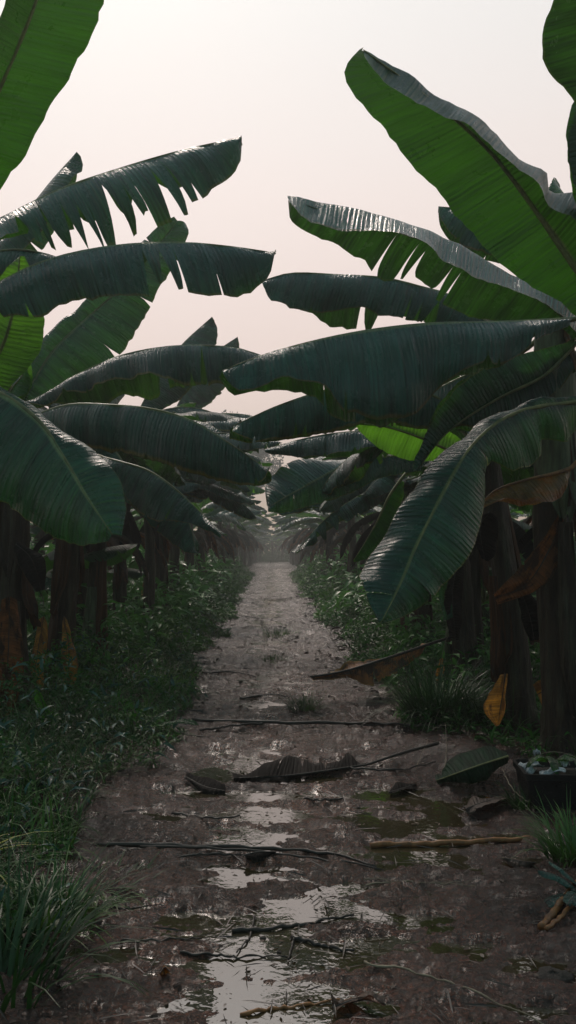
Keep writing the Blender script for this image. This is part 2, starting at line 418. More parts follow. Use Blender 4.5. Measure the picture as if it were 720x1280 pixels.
def half_blade(M, curves, sign, nu, nv, tears, rng, wave, bulge, droop, ragged, gapmax=0.5, nicks=4):
    """one side of a leaf blade between the midrib and its margin"""
    ln = np.linalg.norm(np.diff(M, axis=0), axis=1).sum()
    kinds = {float(t): 'tear' for t in tears}
    for _ in range(int(round(nicks * ln))):
        tn = float(rng.uniform(0.08, 0.94))
        if all(abs(tn - k) > 0.022 for k in kinds): kinds[tn] = 'nick'
    inner = sorted(kinds)
    bounds = [0.0] + inner + [1.0]
    bd = {}
    for q, b_ in enumerate(inner):
        room = min(b_ - bounds[q], bounds[q + 2] - b_)
        if kinds[b_] == 'tear': bd[b_] = (rng.uniform(0.03, 0.4), rng.uniform(0.05, gapmax) * room * 0.5)
        else: bd[b_] = (rng.uniform(0.55, 0.92), min(room * 0.3, rng.uniform(0.002, 0.012) / ln))
    V = []; F = []; U = []; off = 0
    ph = rng.random() * 6.28; ph2 = rng.random() * 50
    ns = nv * len(curves)
    ss = np.linspace(0, 1, ns + 1)
    for bi in range(len(bounds) - 1):
        ta, tb = bounds[bi], bounds[bi + 1]
        la, lb = bi > 0, bi < len(bounds) - 2
        k = max(2, int(round((tb - ta) * nu)))
        tt = np.linspace(ta, tb, k + 1)
        sa, gl = bd[ta] if la else (0.5, 0.0)
        sb, gr = bd[tb] if lb else (0.5, 0.0)
        s0 = max(sa if la else 0, sb if lb else 0)
        torn = (la and kinds[ta] == 'tear') and (lb and kinds[tb] == 'tear')
        dr = rng.uniform(-0.3, 1.0) * droop if torn else 0
        sc_end = rng.uniform(0.86, 1.05) if torn else rng.uniform(0.985, 1.005)
        nrm_k = rng.uniform(-0.12, 0.12)
        pointy = rng.uniform(0.0, 0.7) if torn else 0.0
        for j, s in enumerate(ss):
            kk = max(0.0, (s - s0) / (1 - s0)) ** 1.25
            x = (tt - ta) / (tb - ta)
            ka = max(0.0, (s - sa) / (1 - sa)) ** 1.1; kb = max(0.0, (s - sb) / (1 - sb)) ** 1.1
            t = tt + 2 * gl * ka * (1 - x) - 2 * gr * kb * x
            if pointy: t = t + (0.5 * (ta + tb) - t) * pointy * max(0, (s - 0.8) / 0.2) ** 1.5
            t = np.clip(t, 0, 1)
            se = s * (1 + (sc_end - 1) * s) * (1 - ragged * 0.06 * (0.5 + 0.5 * vnoise(t * ln * 30, ph2 + t * 0)) * s ** 3)
            m = ev(M, t); T = unit(ev(M, np.clip(t + 0.01, 0, 1)) - ev(M, np.clip(t - 0.01, 0, 1)))
            if len(curves) == 1:
                c = ev(curves[0], t)
                P = m * (1 - se[:, None]) + c * se[:, None]
                w = c - m
            else:
                c1 = ev(curves[0], t); c2 = ev(curves[1], t)
                q = se * 2
                pa = 2 * m - c1; pd = 2 * c2 - c1
                def cr(a, b, c, d, u):
                    u = u[:, None]
                    return 0.5 * (2 * b + (c - a) * u + (2 * a - 5 * b + 4 * c - d) * u * u + (3 * b - a - 3 * c + d) * u ** 3)
                P = np.where((q < 1)[:, None], cr(pa, m, c1, c2, q), cr(m, c1, c2, pd, q - 1))
                w = c1 - m
            W = np.linalg.norm(w, axis=1)
            n = unit(np.cross(w, T)) * sign
            d = bulge * W * 4 * s * (1 - s)
            d = d + 1.5 * wave * (s ** 1.8) * (0.55 * np.sin(t * ln * 7 + ph) + 0.8 * vnoise(t * ln * 4.5 + ph2, s * 1.5 + ph2) + 0.3 * vnoise(t * ln * 14, s * 2 + ph2))
            d = d + 0.0012 * np.sin(t * ln * 95 + ph) * min(1, s * 3) + (0.034 * vnoise(t * ln * 9.5, s * 0.7 + ph2) + 0.005 * vnoise(t * ln * 30, ph2 + 0 * t)) * min(1, 0.2 + s) * min(1.0, W.mean() / 0.2)
            P = P + n * d[:, None]
            if dr:
                P = P + np.array([0, 0, -1.0]) * (dr * kk ** 2) * W[:, None] + n * (nrm_k * kk * kk) * W[:, None]
            V.append(P)
            U.append(np.stack([0.5 + 0.5 * sign * s + 0 * t, t * ln], 1))
        n1 = k + 1
        for j in range(ns):
            for i in range(k):
                a = off + j * n1 + i; b = off + (j + 1) * n1 + i
                F.append((a, b, b + 1, a + 1) if sign > 0 else (a, a + 1, b + 1, b))
        off += (ns + 1) * n1
    return np.vstack(V), F, np.vstack(U)


def make_blade(name, M, A, B, sA, mat, parent, origin, rng, nu=40, nv=6, tearsA=(), tearsB=(), wave=0.02, bulge=0.08, droop=0.15, ragged=1.0, gapmax=0.5, nicks=3.0):
    va, fa, ua = half_blade(M, A, sA, nu, nv, list(tearsA), rng, wave, bulge, droop, ragged, gapmax, nicks)
    vb, fb, ub = half_blade(M, B, -sA, nu, nv, list(tearsB), rng, wave, bulge, droop, ragged, gapmax, nicks)
    V = np.vstack([va, vb]); F = fa + [tuple(i + len(va) for i in f) for f in fb]
    return mesh_obj(name, V, np.array(F, dtype=np.int32), mat, parent, uv=np.vstack([ua, ub]), origin=origin)


def rib_tube(M, crown, up, r0, parent, origin, mat, tipcurl=True):
    """petiole and midrib as one tapering stalk: from the crown of the plant to the leaf tip"""
    pts = []
    if crown is not None:
        d = M[0] - crown
        L = np.linalg.norm(d)
        T = unit(M[4] - M[0])
        for s in np.linspace(0, 1, 9)[:-1]:
            h = (1 - s) ** 3 * crown + 3 * (1 - s) ** 2 * s * (crown + np.array([0, 0, 0.35 * L])) + 3 * (1 - s) * s * s * (M[0] - T * L * 0.35) + s ** 3 * M[0]
            pts.append(h)
    n0 = len(pts)
    idx = np.linspace(0, len(M) - 1, 26).astype(int)
    for i in idx:
        pts.append(M[i])
    pts = np.array(pts)
    rad = np.concatenate([np.linspace(r0 * 1.7, r0, n0), np.linspace(r0, 0.0022, len(idx))]) if n0 else np.linspace(r0, 0.0022, len(idx))
    pts = pts - up * (rad * 0.75)[:, None]
    v, f = tube(pts, rad, 7)
    return mesh_obj('midrib', v, f, mat, parent, origin=origin)


def C3(lst, Md=None, dd=0.0):
    """control points (pixel x, pixel y, distance[, ...]) to a dense world curve"""
    L = []
    for i, p in enumerate(lst):
        if len(p) == 3:
            L.append(at(*p))
        else:
            t = i / (len(lst) - 1)
            x = np.linspace(0, 1, len(Md))
            d = np.interp(t, x, Md) + dd * math.sin(math.pi * min(1, max(0, 0.08 + 0.84 * t))) ** 0.6
            L.append(at(p[0], p[1], d))
    return cat_rom(L, ND)


LEAFSEED = [100]


def hero_leaf(plant, M, Nn, F=None, see='top', mat='leaf', dd=-0.12, ddF=0.15, tears=(), tearsF=(), wave=0.018, bulge=0.13, r0=0.014, crown=True, droop=0.1, nu=56, ragged=1.0, gapmax=0.5, label=None, ribmat=None, flipF=1.0, nicks=None):
    LEAFSEED[0] += 1
    rng = np.random.default_rng(LEAFSEED[0])
    # fill missing depths on the midrib linearly
    ds = [p[2] if len(p) == 3 else None for p in M]
    known = [i for i, d in enumerate(ds) if d is not None]
    ds = [float(np.interp(i, known, [ds[k] for k in known])) for i in range(len(ds))]
    Mc = cat_rom([at(p[0], p[1], d) for p, d in zip(M, ds)], ND)
    if nicks is None: nicks = 0 if (see == 'under' or mat in ('leaf_big', 'orange', 'brown', 'dark')) else 2.0
    if not isinstance(Nn[0], list): Nn = [Nn]
    if not isinstance(dd, (list, tuple)): dd = [dd]
    Nc = [C3(c, ds, dd[min(i, len(dd) - 1)]) for i, c in enumerate(Nn)]
    T = unit(np.gradient(Mc, axis=0))
    w = Nc[0] - Mc
    nm = unit(np.cross(w, T))[10:-10].mean(0)
    view = CP - Mc[ND // 2]
    s = 1 if nm @ view > 0 else -1
    if see != 'top': s = -s
    up = unit(nm * s)
    if F is None:
        h = unit(np.cross(T, np.array([0, 0, 1.0])))
        last = Nc[-1] if len(Nc) == 1 else Nc[0]
        v = last - Mc
        v2 = (v - 2 * (v * h).sum(1)[:, None] * h) * flipF
        Fc = [Mc + v2]
    else:
        if not isinstance(F[0], list): F = [F]
        if not isinstance(ddF, (list, tuple)): ddF = [ddF]
        Fc = [C3(c, ds, ddF[min(i, len(ddF) - 1)]) for i, c in enumerate(F)]
    org = np.array(plant['o'].location)
    lf = make_blade('leaf', Mc, Nc, Fc, s, MT[mat], plant['o'], org, rng, nu=nu, nv=8, tearsA=tears, tearsB=tearsF, wave=wave, bulge=bulge, droop=droop, ragged=ragged, gapmax=gapmax, nicks=nicks)
    if label: lf['label'] = label
    rib_tube(Mc, plant['crown'] if crown else None, up, r0, lf, org, MT[ribmat or ('rib_pale' if mat in ('leaf_bright', 'leaf_glow') else 'rib')])
    return lf


def gen_leaf(plant, az, length=2.0, W=0.3, e0=55, e1=-25, pet=0.35, fold=25, foldend=55, mat='leaf', ntear=3, seed=0, base=None, name='leaf', wave=0.03, nu=34, nv=5, rib=True, label=None, r0=0.016, twist=0.0):
    rng = np.random.default_rng(seed)
    org = np.array(plant['o'].location)
    c = plant['crown'] if base is None else base
    n = 40
    hd = np.array([math.cos(az), math.sin(az), 0])
    p = np.array(c, float); pts = [p.copy()]
    tot = pet + length
    for i in range(n):
        f = (i + 0.5) / n
        e = R_(e0 + (e1 - e0) * f ** 1.3)
        a = az + twist * f
        hd = np.array([math.cos(a), math.sin(a), 0])
        p = p + (hd * math.cos(e) + np.array([0, 0, 1]) * math.sin(e)) * tot / n
        pts.append(p.copy())
    pts = np.array(pts)
    k0 = int(n * pet / tot)
    Mc = cat_rom(pts[k0:], ND)
    T = unit(np.gradient(Mc, axis=0))
    side = unit(np.cross(T, np.array([0, 0, 1.0])))
    nrm = unit(np.cross(side, T))
    t = np.linspace(0, 1, ND + 1)
    prof = W * np.minimum(1, (t / 0.16 + 0.02)) ** 0.7 * np.maximum(0.0, 1 - t ** 5) ** 0.6
    roll = R_(rng.uniform(-25, 25))
    fa = R_(fold) + (R_(foldend) - R_(fold)) * t
    cur = []
    for sg in (1, -1):
        ang = fa + rng.uniform(-0.15, 0.25) + sg * roll
        wob = 1 + 0.08 * vnoise(t * 6 + seed, t * 0 + sg * 3.3)
        v = (side * sg) * np.cos(ang)[:, None] - nrm * np.sin(ang)[:, None]
        cur.append(Mc + v * (prof * wob)[:, None] + T * (0.25 * prof)[:, None])
    tears = lambda: [float(x) for x in np.sort(rng.uniform(0.12, 0.92, rng.integers(0, ntear + 1)))] if ntear else []
    def clean(ts):
        out = []
        for x in ts:
            if not out or x - out[-1] > 0.035: out.append(x)
        return out
    lf = make_blade(name, Mc, [cur[0]], [cur[1]], 1, MT[mat], plant['o'], org, rng, nu=nu, nv=nv, tearsA=clean(tears()), tearsB=clean(tears()), wave=wave, bulge=0.1, droop=0.25, ragged=1)
    # first half must have its upper face up
    if label: lf['label'] = label
    if rib:
        rib_tube(Mc, np.array(c, float), np.array([0, 0, 1.0]), r0, lf, org, MT['rib'] if mat.startswith('leaf') else MT['twig'])
    return lf


def gen_stem(plant, base, crown, r0, r1, seed, mat='stem', nh=44, nr=26, bend=0.0):
    rng = np.random.default_rng(seed)
    org = np.array(plant['o'].location)
    base = np.array(base, float); crown = np.array(crown, float)
    V = []; F = []
    ph = rng.uniform(0, 6.28, 4)
    b = np.array([rng.uniform(-1, 1), rng.uniform(-1, 1), 0]) * bend
    for i in range(nh + 1):
        f = i / nh
        c = base * (1 - f) + crown * f + b * math.sin(math.pi * f)
        if i == 0: c = c - np.array([0, 0, 0.12])
        r = r0 + (r1 - r0) * f + 0.35 * r0 * math.exp(-f * 14)
        for k in range(nr):
            th = 2 * math.pi * k / nr
            # overlapping sheaths: saw-tooth ridges that wind up the stem
            sw = ((th / 6.283 * 2 + f * 2.1 + ph[0]) % 1.0)
            rr = r * (1 + 0.16 * (sw - 0.5) + 0.10 * float(vnoise(th * 1.6 + ph[1] * 9, f * 7 + seed)) + 0.05 * math.sin(th * 9 + ph[2]) * 0.6)
            V.append(c + np.array([math.cos(th) * rr, math.sin(th) * rr, 0]))
    for i in range(nh):
        for k in range(nr):
            F.append((i * nr + k, i * nr + (k + 1) % nr, (i + 1) * nr + (k + 1) % nr, (i + 1) * nr + k))
    V.append(crown + np.array([0, 0, 0.02]))
    for k in range(nr):
        F.append((len(V) - 1, nh * nr + k, nh * nr + (k + 1) % nr))
    return mesh_obj('pseudostem', np.array(V), F, MT[mat], plant['o'], origin=org)


def gen_sheath(plant, base, crown, f0, f1, th, wid, r, seed, mat='sheath', flare=0.10, name='dry_sheath', label=None):
    """a dead sheath hanging down the stem, attached at its top (f0) and flaring out at the bottom (f1)"""
    rng = np.random.default_rng(seed)
    org = np.array(plant['o'].location)
    base = np.array(base, float); crown = np.array(crown, float)
    nh, nw = 16, 10
    V = []; F = []
    ph = rng.uniform(0, 30)
    for i in range(nh + 1):
        g = i / nh
        f = f0 + (f1 - f0) * g
        c = base * (1 - f) + crown * f
        wloc = wid * (0.6 + 0.55 * math.sin(math.pi * min(1, g * 0.9 + 0.1)) ** 0.8) * (1 - 0.75 * max(0, g - 0.75) / 0.25)
        for k in range(nw + 1):
            u = k / nw - 0.5
            a = th + u * wloc / r + 0.25 * g * float(vnoise(g * 2 + ph, 1.5))
            rr = r + 0.012 + flare * g ** 1.6 * (1 + 0.5 * float(vnoise(ph, g * 3))) + 0.02 * math.sin(u * 14 + ph) * (0.3 + g) + 0.03 * float(vnoise(u * 5 + ph, g * 5)) * g
            z = -0.06 * float(vnoise(u * 9 + ph, 3.3)) * g
            V.append(c + np.array([math.cos(a) * rr, math.sin(a) * rr, z]))
    for i in range(nh):
        for k in range(nw):
            a = i * (nw + 1) + k
            F.append((a, a + 1, a + nw + 2, a + nw + 1))
    o = mesh_obj(name, np.array(V), F, MT[mat], plant['o'], origin=org)
    if label: o['label'] = label
    return o


def new_plant(xy, h, label, group=None, lean=(0, 0), r0=0.125, r1=0.085, seed=1, mat='stem', cat='banana plant', name='banana_plant', sheaths=5, stem=True):
    base = np.array([xy[0], xy[1], 0.0])
    o = empty(name, base)
    tag(o, label, cat, group)
    crown = base + np.array([lean[0], lean[1], h])
    p = {'o': o, 'crown': crown, 'base': base, 'r0': r0}
    if stem:
        gen_stem(p, base, crown, r0, r1, seed, mat, bend=0.05)
        rng = np.random.default_rng(seed + 999)
        for k in range(sheaths):
            f0 = rng.uniform(0.35, 0.95); f1 = max(0.02, f0 - rng.uniform(0.25, 0.6))
            rr = r0 + (r1 - r0) * f0
            gen_sheath(p, base, crown, f0, f1, rng.uniform(0, 6.28), rng.uniform(0.08, 0.18), rr, seed * 31 + k, mat=str(rng.choice(['sheath', 'stem', 'sheath', 'stem_green'])), flare=rng.uniform(0.02, 0.11))
    return p


# ================================================================== SETTING
# ---- mud path
def mud_h(x, y):
    x = np.asarray(x, float); y = np.asarray(y, float)
    h = 0.018 * fbm(x * 1.7 + 3.1, y * 1.5 + 1.7, 3)
    h = h + 0.027 * fbm(x * 3.4 + 9, y * 9, 4, 0.52) + 0.012 * fbm(x * 7, y * 15 + 4, 4, 0.6) + 0.0055 * fbm(x * 24, y * 30, 3, 0.65)
    # worn wheel track filled with water down the middle, and a second hollow beside it
    cx = -0.10 + 0.05 * np.sin(y * 0.7)
    h = h - 0.026 * np.exp(-((x - cx) / 0.36) ** 2)
    h = h - 0.026 * np.exp(-((x - 0.72) / 0.40) ** 2) * np.exp(-((y - 3.6) / 1.6) ** 2)
    h = h - 0.022 * np.exp(-((x + 0.06) / 0.30) ** 2) * np.exp(-((y - 2.7) / 1.1) ** 2)
    h = h - 0.017 * np.clip((y - 5.5) / 6.0, 0, 1) * np.exp(-((x - 0.05) / 0.6) ** 2)
    h = h + 0.035 * np.clip(np.abs(x - 0.1) - 0.95, 0, 1)
    return h


WATER_Z = -0.0205
# the dense strip
ys = [1.2]
while ys[-1] < 128: ys.append(ys[-1] + max(0.007, 0.0058 * ys[-1]))
ys = np.array(ys)
xs = np.concatenate([np.linspace(-2.2, -1.1, 40, endpoint=False), np.linspace(-1.1, 1.6, 270, endpoint=False), np.linspace(1.6, 2.6, 40)])
X, Y = np.meshgrid(xs, ys)
Z = mud_h(X, Y)
edge = np.clip((np.abs(X - 0.2) - 1.9) / 0.5, 0, 1)
Z = Z - 0.10 * edge + RNG.normal(size=X.shape) * 0.0013
V = np.stack([X.ravel(), Y.ravel(), Z.ravel()], 1)
nx = len(xs)
ii, jj = np.meshgrid(np.arange(len(ys) - 1), np.arange(nx - 1), indexing='ij')
a = (ii * nx + jj).ravel()
Fq = np.stack([a, a + 1, a + nx + 1, a + nx], 1)
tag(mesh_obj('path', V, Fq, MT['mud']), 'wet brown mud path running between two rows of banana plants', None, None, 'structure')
# ---- water lying in the hollows
V = []
F = []
wy = np.concatenate([np.arange(1.0, 12, 0.25), np.arange(12, 128, 2)])
for yv in wy:
    V += [(-0.9, yv, WATER_Z), (1.25, yv, WATER_Z)]
for i in range(len(wy) - 1):
    F.append((2 * i, 2 * i + 1, 2 * i + 3, 2 * i + 2))
tag(mesh_obj('puddle_water', V, F, MT['water'], smooth=False), 'shallow muddy puddles reflecting the pale sky', None, None, 'structure')
# ---- the ground all round
gx = np.concatenate([-np.geomspace(160, 3.2, 22), np.linspace(-3.0, 3.0, 31), np.geomspace(3.2, 160, 22)])
gy = np.concatenate([np.linspace(-30, 0, 8), np.linspace(0.5, 30, 60), np.geomspace(31, 190, 24)])
X, Y = np.meshgrid(gx, gy)
under = np.clip((2.3 - np.abs(X - 0.2)) / 0.4, 0, 1)
Z = 0.02 + 0.02 * vnoise(X * 0.9, Y * 0.9) - 0.20 * under
V = np.stack([X.ravel(), Y.ravel(), Z.ravel()], 1)
nx = len(gx)
ii, jj = np.meshgrid(np.arange(len(gy) - 1), np.arange(nx - 1), indexing='ij')
a = (ii * nx + jj).ravel()
tag(mesh_obj('ground', V, np.stack([a, a + 1, a + nx + 1, a + nx], 1), MT['ground']), 'dark plantation soil under the banana rows', None, None, 'structure')


def gz(x, y):
    return float(mud_h(x, y)) if abs(x - 0.2) < 1.9 else 0.02


# ---- world
world = bpy.data.worlds.new('World'); scene.world = world; world.use_nodes = True
wn = world.node_tree
for n in list(wn.nodes): wn.nodes.remove(n)
SUN_EL, SUN_AZ = 46.0, -14.0   # behind thin cloud above the far end of the path
sky = N(wn, 'ShaderNodeTexSky'); sky.sky_type = 'NISHITA'; sky.sun_disc = False
sky.sun_elevation = R_(SUN_EL); sky.sun_rotation = R_(SUN_AZ)
sky.air_density = 1.0; sky.dust_density = 1.0
b1 = N(wn, 'ShaderNodeBackground'); b1.inputs[1].default_value = 0.03
wn.links.new(sky.outputs[0], b1.inputs[0])
tc = N(wn, 'ShaderNodeTexCoord'); sp = N(wn, 'ShaderNodeSeparateXYZ'); wn.links.new(tc.outputs['Generated'], sp.inputs[0])
cl = scaled_noise(wn, tc.outputs['Generated'], (1, 1, 3), 1.5, 3, 0.5)
zz = mth(wn, 'ADD', sp.outputs[2], mth(wn, 'MULTIPLY_ADD', cl, 0.10, -0.05))
skyc = ramp(wn, zz, [(0.0, (0.72, 0.47, 0.35)), (0.20, (0.81, 0.59, 0.47)), (0.38, (0.83, 0.69, 0.59)), (0.56, (0.78, 0.755, 0.69)), (0.72, (0.28, 0.38, 0.39)), (0.92, (0.17, 0.33, 0.35))])
# the cloud glows towards the hidden sun and is duller behind the camera
skyc = mixc(wn, mth(wn, 'MULTIPLY_ADD', sp.outputs[1], 1.3, 0.30), (0.14, 0.225, 0.205), skyc)
b2 = N(wn, 'ShaderNodeBackground'); b2.inputs[1].default_value = 1.06
wn.links.new(skyc, b2.inputs[0])
ad = N(wn, 'ShaderNodeAddShader'); wn.links.new(b1.outputs[0], ad.inputs[0]); wn.links.new(b2.outputs[0], ad.inputs[1])
wo = N(wn, 'ShaderNodeOutputWorld'); wn.links.new(ad.outputs[0], wo.inputs[0])
sd = bpy.data.lights.new('sun', 'SUN'); sd.energy = 1.6; sd.angle = R_(14); sd.color = (1.0, 0.86, 0.76)
so = bpy.data.objects.new('sun', sd); COL.objects.link(so)
az = R_(SUN_AZ); el = R_(SUN_EL)
dirv = Vector((math.sin(az) * math.cos(el), math.cos(az) * math.cos(el), math.sin(el)))
so.rotation_euler = dirv.to_track_quat('Z', 'Y').to_euler()
so.location = (0, 0, 30)

# ---- haze
def box(name, lo, hi, mat):
    x0, y0, z0 = lo; x1, y1, z1 = hi
    V = [(x0, y0, z0), (x1, y0, z0), (x1, y1, z0), (x0, y1, z0), (x0, y0, z1), (x1, y0, z1), (x1, y1, z1), (x0, y1, z1)]
    F = [(0, 3, 2, 1), (4, 5, 6, 7), (0, 1, 5, 4), (1, 2, 6, 5), (2, 3, 7, 6), (3, 0, 4, 7)]
    return mesh_obj(name, V, F, mat, smooth=False)


hm, nt, nd, lk = new_mat('haze_air')
pv = N(nt, 'ShaderNodeVolumePrincipled')
pv.inputs['Color'].default_value = (0.52, 0.53, 0.53, 1)
pv.inputs['Density'].default_value = 0.0062
pv.inputs['Anisotropy'].default_value = 0.55
o = N(nt, 'ShaderNodeOutputMaterial'); lk.new(pv.outputs[0], o.inputs['Volume'])
tag(box('haze', (-170, -40, -1.3), (170, 200, 15.5), hm), 'thin pale morning mist hanging over the plantation', None, None, 'stuff')

# ================================================================== HERO PLANTS
GL = 'banana plants in the row along the weedy bank'
GR = 'banana plants in the row on the pot side'
PL0 = new_plant((-2.15, 4.5), 2.45, 'near banana plant whose stem stands out of frame, huge backlit leaf rising at top', GL, seed=21)
PL1 = new_plant(G(6, 892)[:2], 2.35, 'banana plant at the frame edge with long rusty sheath drape on its stem', GL, lean=(0.05, 0.1), seed=22, r0=0.12, r1=0.09)
PL2 = new_plant(G(72, 862)[:2], 2.2, 'banana plant with two orange dry leaves flaring beside its dark stem base', GL, lean=(0.15, 0), seed=23, r0=0.10, r1=0.085, sheaths=3)
PL3 = new_plant(G(115, 840)[:2], 2.3, 'banana plant with dark olive stem just behind the one with orange leaves', GL, lean=(0.08, 0), seed=24, r0=0.10, r1=0.08, sheaths=2)
PL4 = new_plant(G(152, 802)[:2], 2.2, 'banana plant with greyish stem under a blackened hanging flap', GL, lean=(0.05, 0), seed=25, r0=0.10, r1=0.08, sheaths=2)
PL5 = new_plant(G(198, 775)[:2], 2.3, 'banana plant with a bright tan dead leaf hanging beside its stem', GL, seed=26, r0=0.125, r1=0.09)
PR00 = new_plant((2.35, 4.4), 2.5, 'near banana plant with the broadest bright green leaf reaching up over the path', GR, seed=41)
PR0 = new_plant(G(708, 945)[:2], 2.75, 'banana plant behind the black pot with pale mottled upper stem', GR, lean=(-0.02, 0.1), seed=42, r0=0.115, r1=0.09, mat='stem')
gen_sheath(PR0, PR0['base'], PR0['crown'], 1.0, 0.55, 4.5, 0.32, 0.11, 771, mat='stem_green', flare=0.03, name='sheath', label='pale mottled living sheath at the top of the stem')
PR1 = new_plant(G(655, 918)[:2], 2.0, 'leaning brown banana plant beside the black pot with orange leaf at its base', GR, lean=(-0.22, 0.1), seed=43, r0=0.105, r1=0.08, sheaths=3)
PR2 = new_plant(G(588, 862)[:2], 2.1, 'blackish banana stem with swollen dark base behind the drooping wet leaf', GR, lean=(-0.1, 0.1), seed=44, r0=0.13, r1=0.09, sheaths=3)
PR3 = new_plant(G(528, 812)[:2], 2.1, 'slim reddish banana plant behind the leaning broken leaf stalk', GR, seed=45, r0=0.12, r1=0.09)

# ---------- left leaves
hero_leaf(PL0, [(-90, 330, 4.4), (-40, 215), (0, 110, 4.1), (38, 20), (70, -80), (90, -170, 3.9)],
          [(-70, 335), (-12, 262), (40, 175), (92, 95), (128, 15), (135, -90), (95, -170)],
          [(-110, 320), (-90, 190), (-40, 80), (8, 10), (50, -90), (88, -172)],
          see='under', mat='leaf_bright', dd=0.15, ddF=-0.25, bulge=0.05, wave=0.012, label='huge bright green leaf lit through from behind')
hero_leaf(PL0, [(-140, 345, 4.7), (-60, 300), (0, 273), (75, 236), (150, 210), (225, 188), (302, 171, 5.0)],
          [(-130, 370), (-60, 345), (0, 305), (52, 303), (110, 318), (180, 290), (235, 262), (270, 235), (298, 207), (303, 178)],
          see='top', mat='leaf', dd=-0.12, tears=[0.35, 0.395, 0.42, 0.475, 0.51, 0.535, 0.59, 0.635, 0.66, 0.72, 0.76], tearsF=[0.4, 0.5, 0.6, 0.7], flipF=0.5, droop=0.16, wave=0.02, gapmax=0.75, label='ragged dark leaf torn into hanging strips')
hero_leaf(PL0, [(-140, 420, 4.5), (-50, 375), (0, 352), (45, 330), (95, 315), (160, 305), (230, 303), (290, 308), (345, 316, 4.6)],
          [(-130, 445), (-60, 430), (5, 398), (52, 398), (85, 378), (130, 380), (185, 376), (245, 375), (300, 366), (335, 345), (343, 322)],
          see='top', mat='leaf_wet', dd=-0.12, tears=[0.66, 0.70, 0.735], tearsF=[0.5, 0.7], flipF=0.5, droop=0.05, wave=0.03, label='glossy dark leaf reaching level over the path')
hero_leaf(PL1, [(28, 505, 6.4), (60, 490), (100, 466), (155, 443), (220, 432), (290, 434), (345, 450, 6.2)],
          [(30, 510), (55, 505), (90, 490), (135, 480), (180, 475), (225, 482), (270, 482), (315, 470), (345, 452)],
          [(35, 515), (70, 508), (110, 505), (150, 502), (190, 505), (215, 485), (270, 475), (344, 454)],
          see='top', mat='leaf_yellow_edge', dd=-0.16, ddF=0.35, tears=[0.72], tearsF=[0.55, 0.8], wave=0.035)
hero_leaf(PL1, [(40, 520, 5.9), (85, 506), (135, 506), (190, 511), (240, 526), (290, 556), (334, 587, 5.4)],
          [(45, 528), (70, 545), (110, 560), (160, 570), (205, 584), (255, 598), (300, 607), (328, 604), (334, 590)],
          see='top', mat='leaf_yellow_edge', dd=-0.15, wave=0.012, label='dark leaf with a yellow lower margin reaching across the path')
hero_leaf(PL0, [(-90, 478, 4.5), (-30, 482), (10, 497), (50, 528), (82, 575), (108, 620), (140, 668, 3.9)],
          [(-90, 492), (-90, 545), (-55, 600), (0, 633), (45, 662), (85, 682), (112, 682), (138, 672)],
          [(-88, 474), (-30, 470), (30, 500), (85, 540), (125, 570), (150, 600), (159, 635), (152, 668)],
          see='top', mat='leaf_big', dd=-0.05, ddF=0.0, wave=0.008, bulge=0.10, r0=0.018, label='big smooth leaf drooping at the frame edge with a pale midrib')
hero_leaf(PL2, [(130, 572, 7.2), (150, 577), (185, 588), (218, 610), (248, 638), (278, 668, 6.6)],
          [(132, 578), (145, 600), (160, 628), (190, 652), (225, 655), (250, 660), (276, 671)],
          see='top', mat='leaf', dd=-0.1, wave=0.02)
hero_leaf(PL1, [(28, 500, 6.9), (65, 440), (110, 396), (165, 346), (222, 276, 7.3)],
          [(35, 505), (90, 490), (140, 462), (178, 405), (210, 345), (235, 300), (234, 278)],
          [(25, 495), (38, 445), (75, 400), (110, 372), (150, 325), (200, 280), (220, 274)],
          see='top', mat='leaf', dd=0.05, ddF=0.05, wave=0.02, label='upright broad leaf standing behind the level ones')
hero_leaf(PL0, [(-90, 560, 4.9), (-40, 500), (0, 440), (18, 380), (25, 320, 4.9)],
          [(-80, 562), (-10, 510), (38, 455), (56, 410), (52, 360), (30, 320)],
          [(-95, 550), (-70, 500), (-50, 440), (-30, 380), (20, 320)],
          see='under', mat='leaf_glow', dd=-0.05, ddF=0.05, wave=0.01, label='light green underside of a young upright leaf')
hero_leaf(PL1, [(10, 520, 6.9), (14, 490), (28, 470), (34, 450, 6.8)],
          [(12, 520), (30, 500), (38, 475), (36, 450)], see='under', mat='leaf_glow', dd=-0.03)
hero_leaf(PL1, [(-30, 330, 6.0), (0, 300), (35, 262), (65, 225), (96, 190, 6.2)],
          [(-25, 340), (20, 320), (60, 285), (88, 240), (101, 208), (98, 192)], see='top', mat='leaf', dd=-0.1, wave=0.02)
hero_leaf(PL1, [(-60, 330, 5.6), (-20, 318), (20, 312), (60, 318), (90, 330, 5.5)],
          [(-60, 340), (-20, 352), (25, 350), (62, 340), (88, 332)], see='under', mat='leaf', dd=0.05, wave=0.01)
hero_leaf(PL4, [(170, 520, 10.6), (200, 465), (230, 428), (265, 396, 10.8)], [(178, 525), (235, 490), (268, 440), (272, 412), (266, 398)], see='top', mat='leaf', dd=-0.05, wave=0.03)
hero_leaf(PL5, [(215, 520, 14.0), (242, 470), (270, 440), (297, 421, 14.0)], [(220, 528), (268, 500), (298, 460), (299, 430)], see='top', mat='leaf', dd=-0.05, wave=0.04)
hero_leaf(PL4, [(215, 530, 10.4), (245, 522), (275, 517), (305, 518), (330, 524, 10.0)], [(218, 534), (245, 545), (280, 548), (310, 540), (330, 526)], see='top', mat='leaf_wet', dd=-0.1, wave=0.04, tears=[0.5, 0.6], droop=0.1)
hero_leaf(PL2, [(110, 540, 8.0), (140, 560), (160, 590), (172, 630, 7.7)], [(108, 545), (120, 585), (140, 620), (168, 632)], see='top', mat='leaf', dd=-0.06)
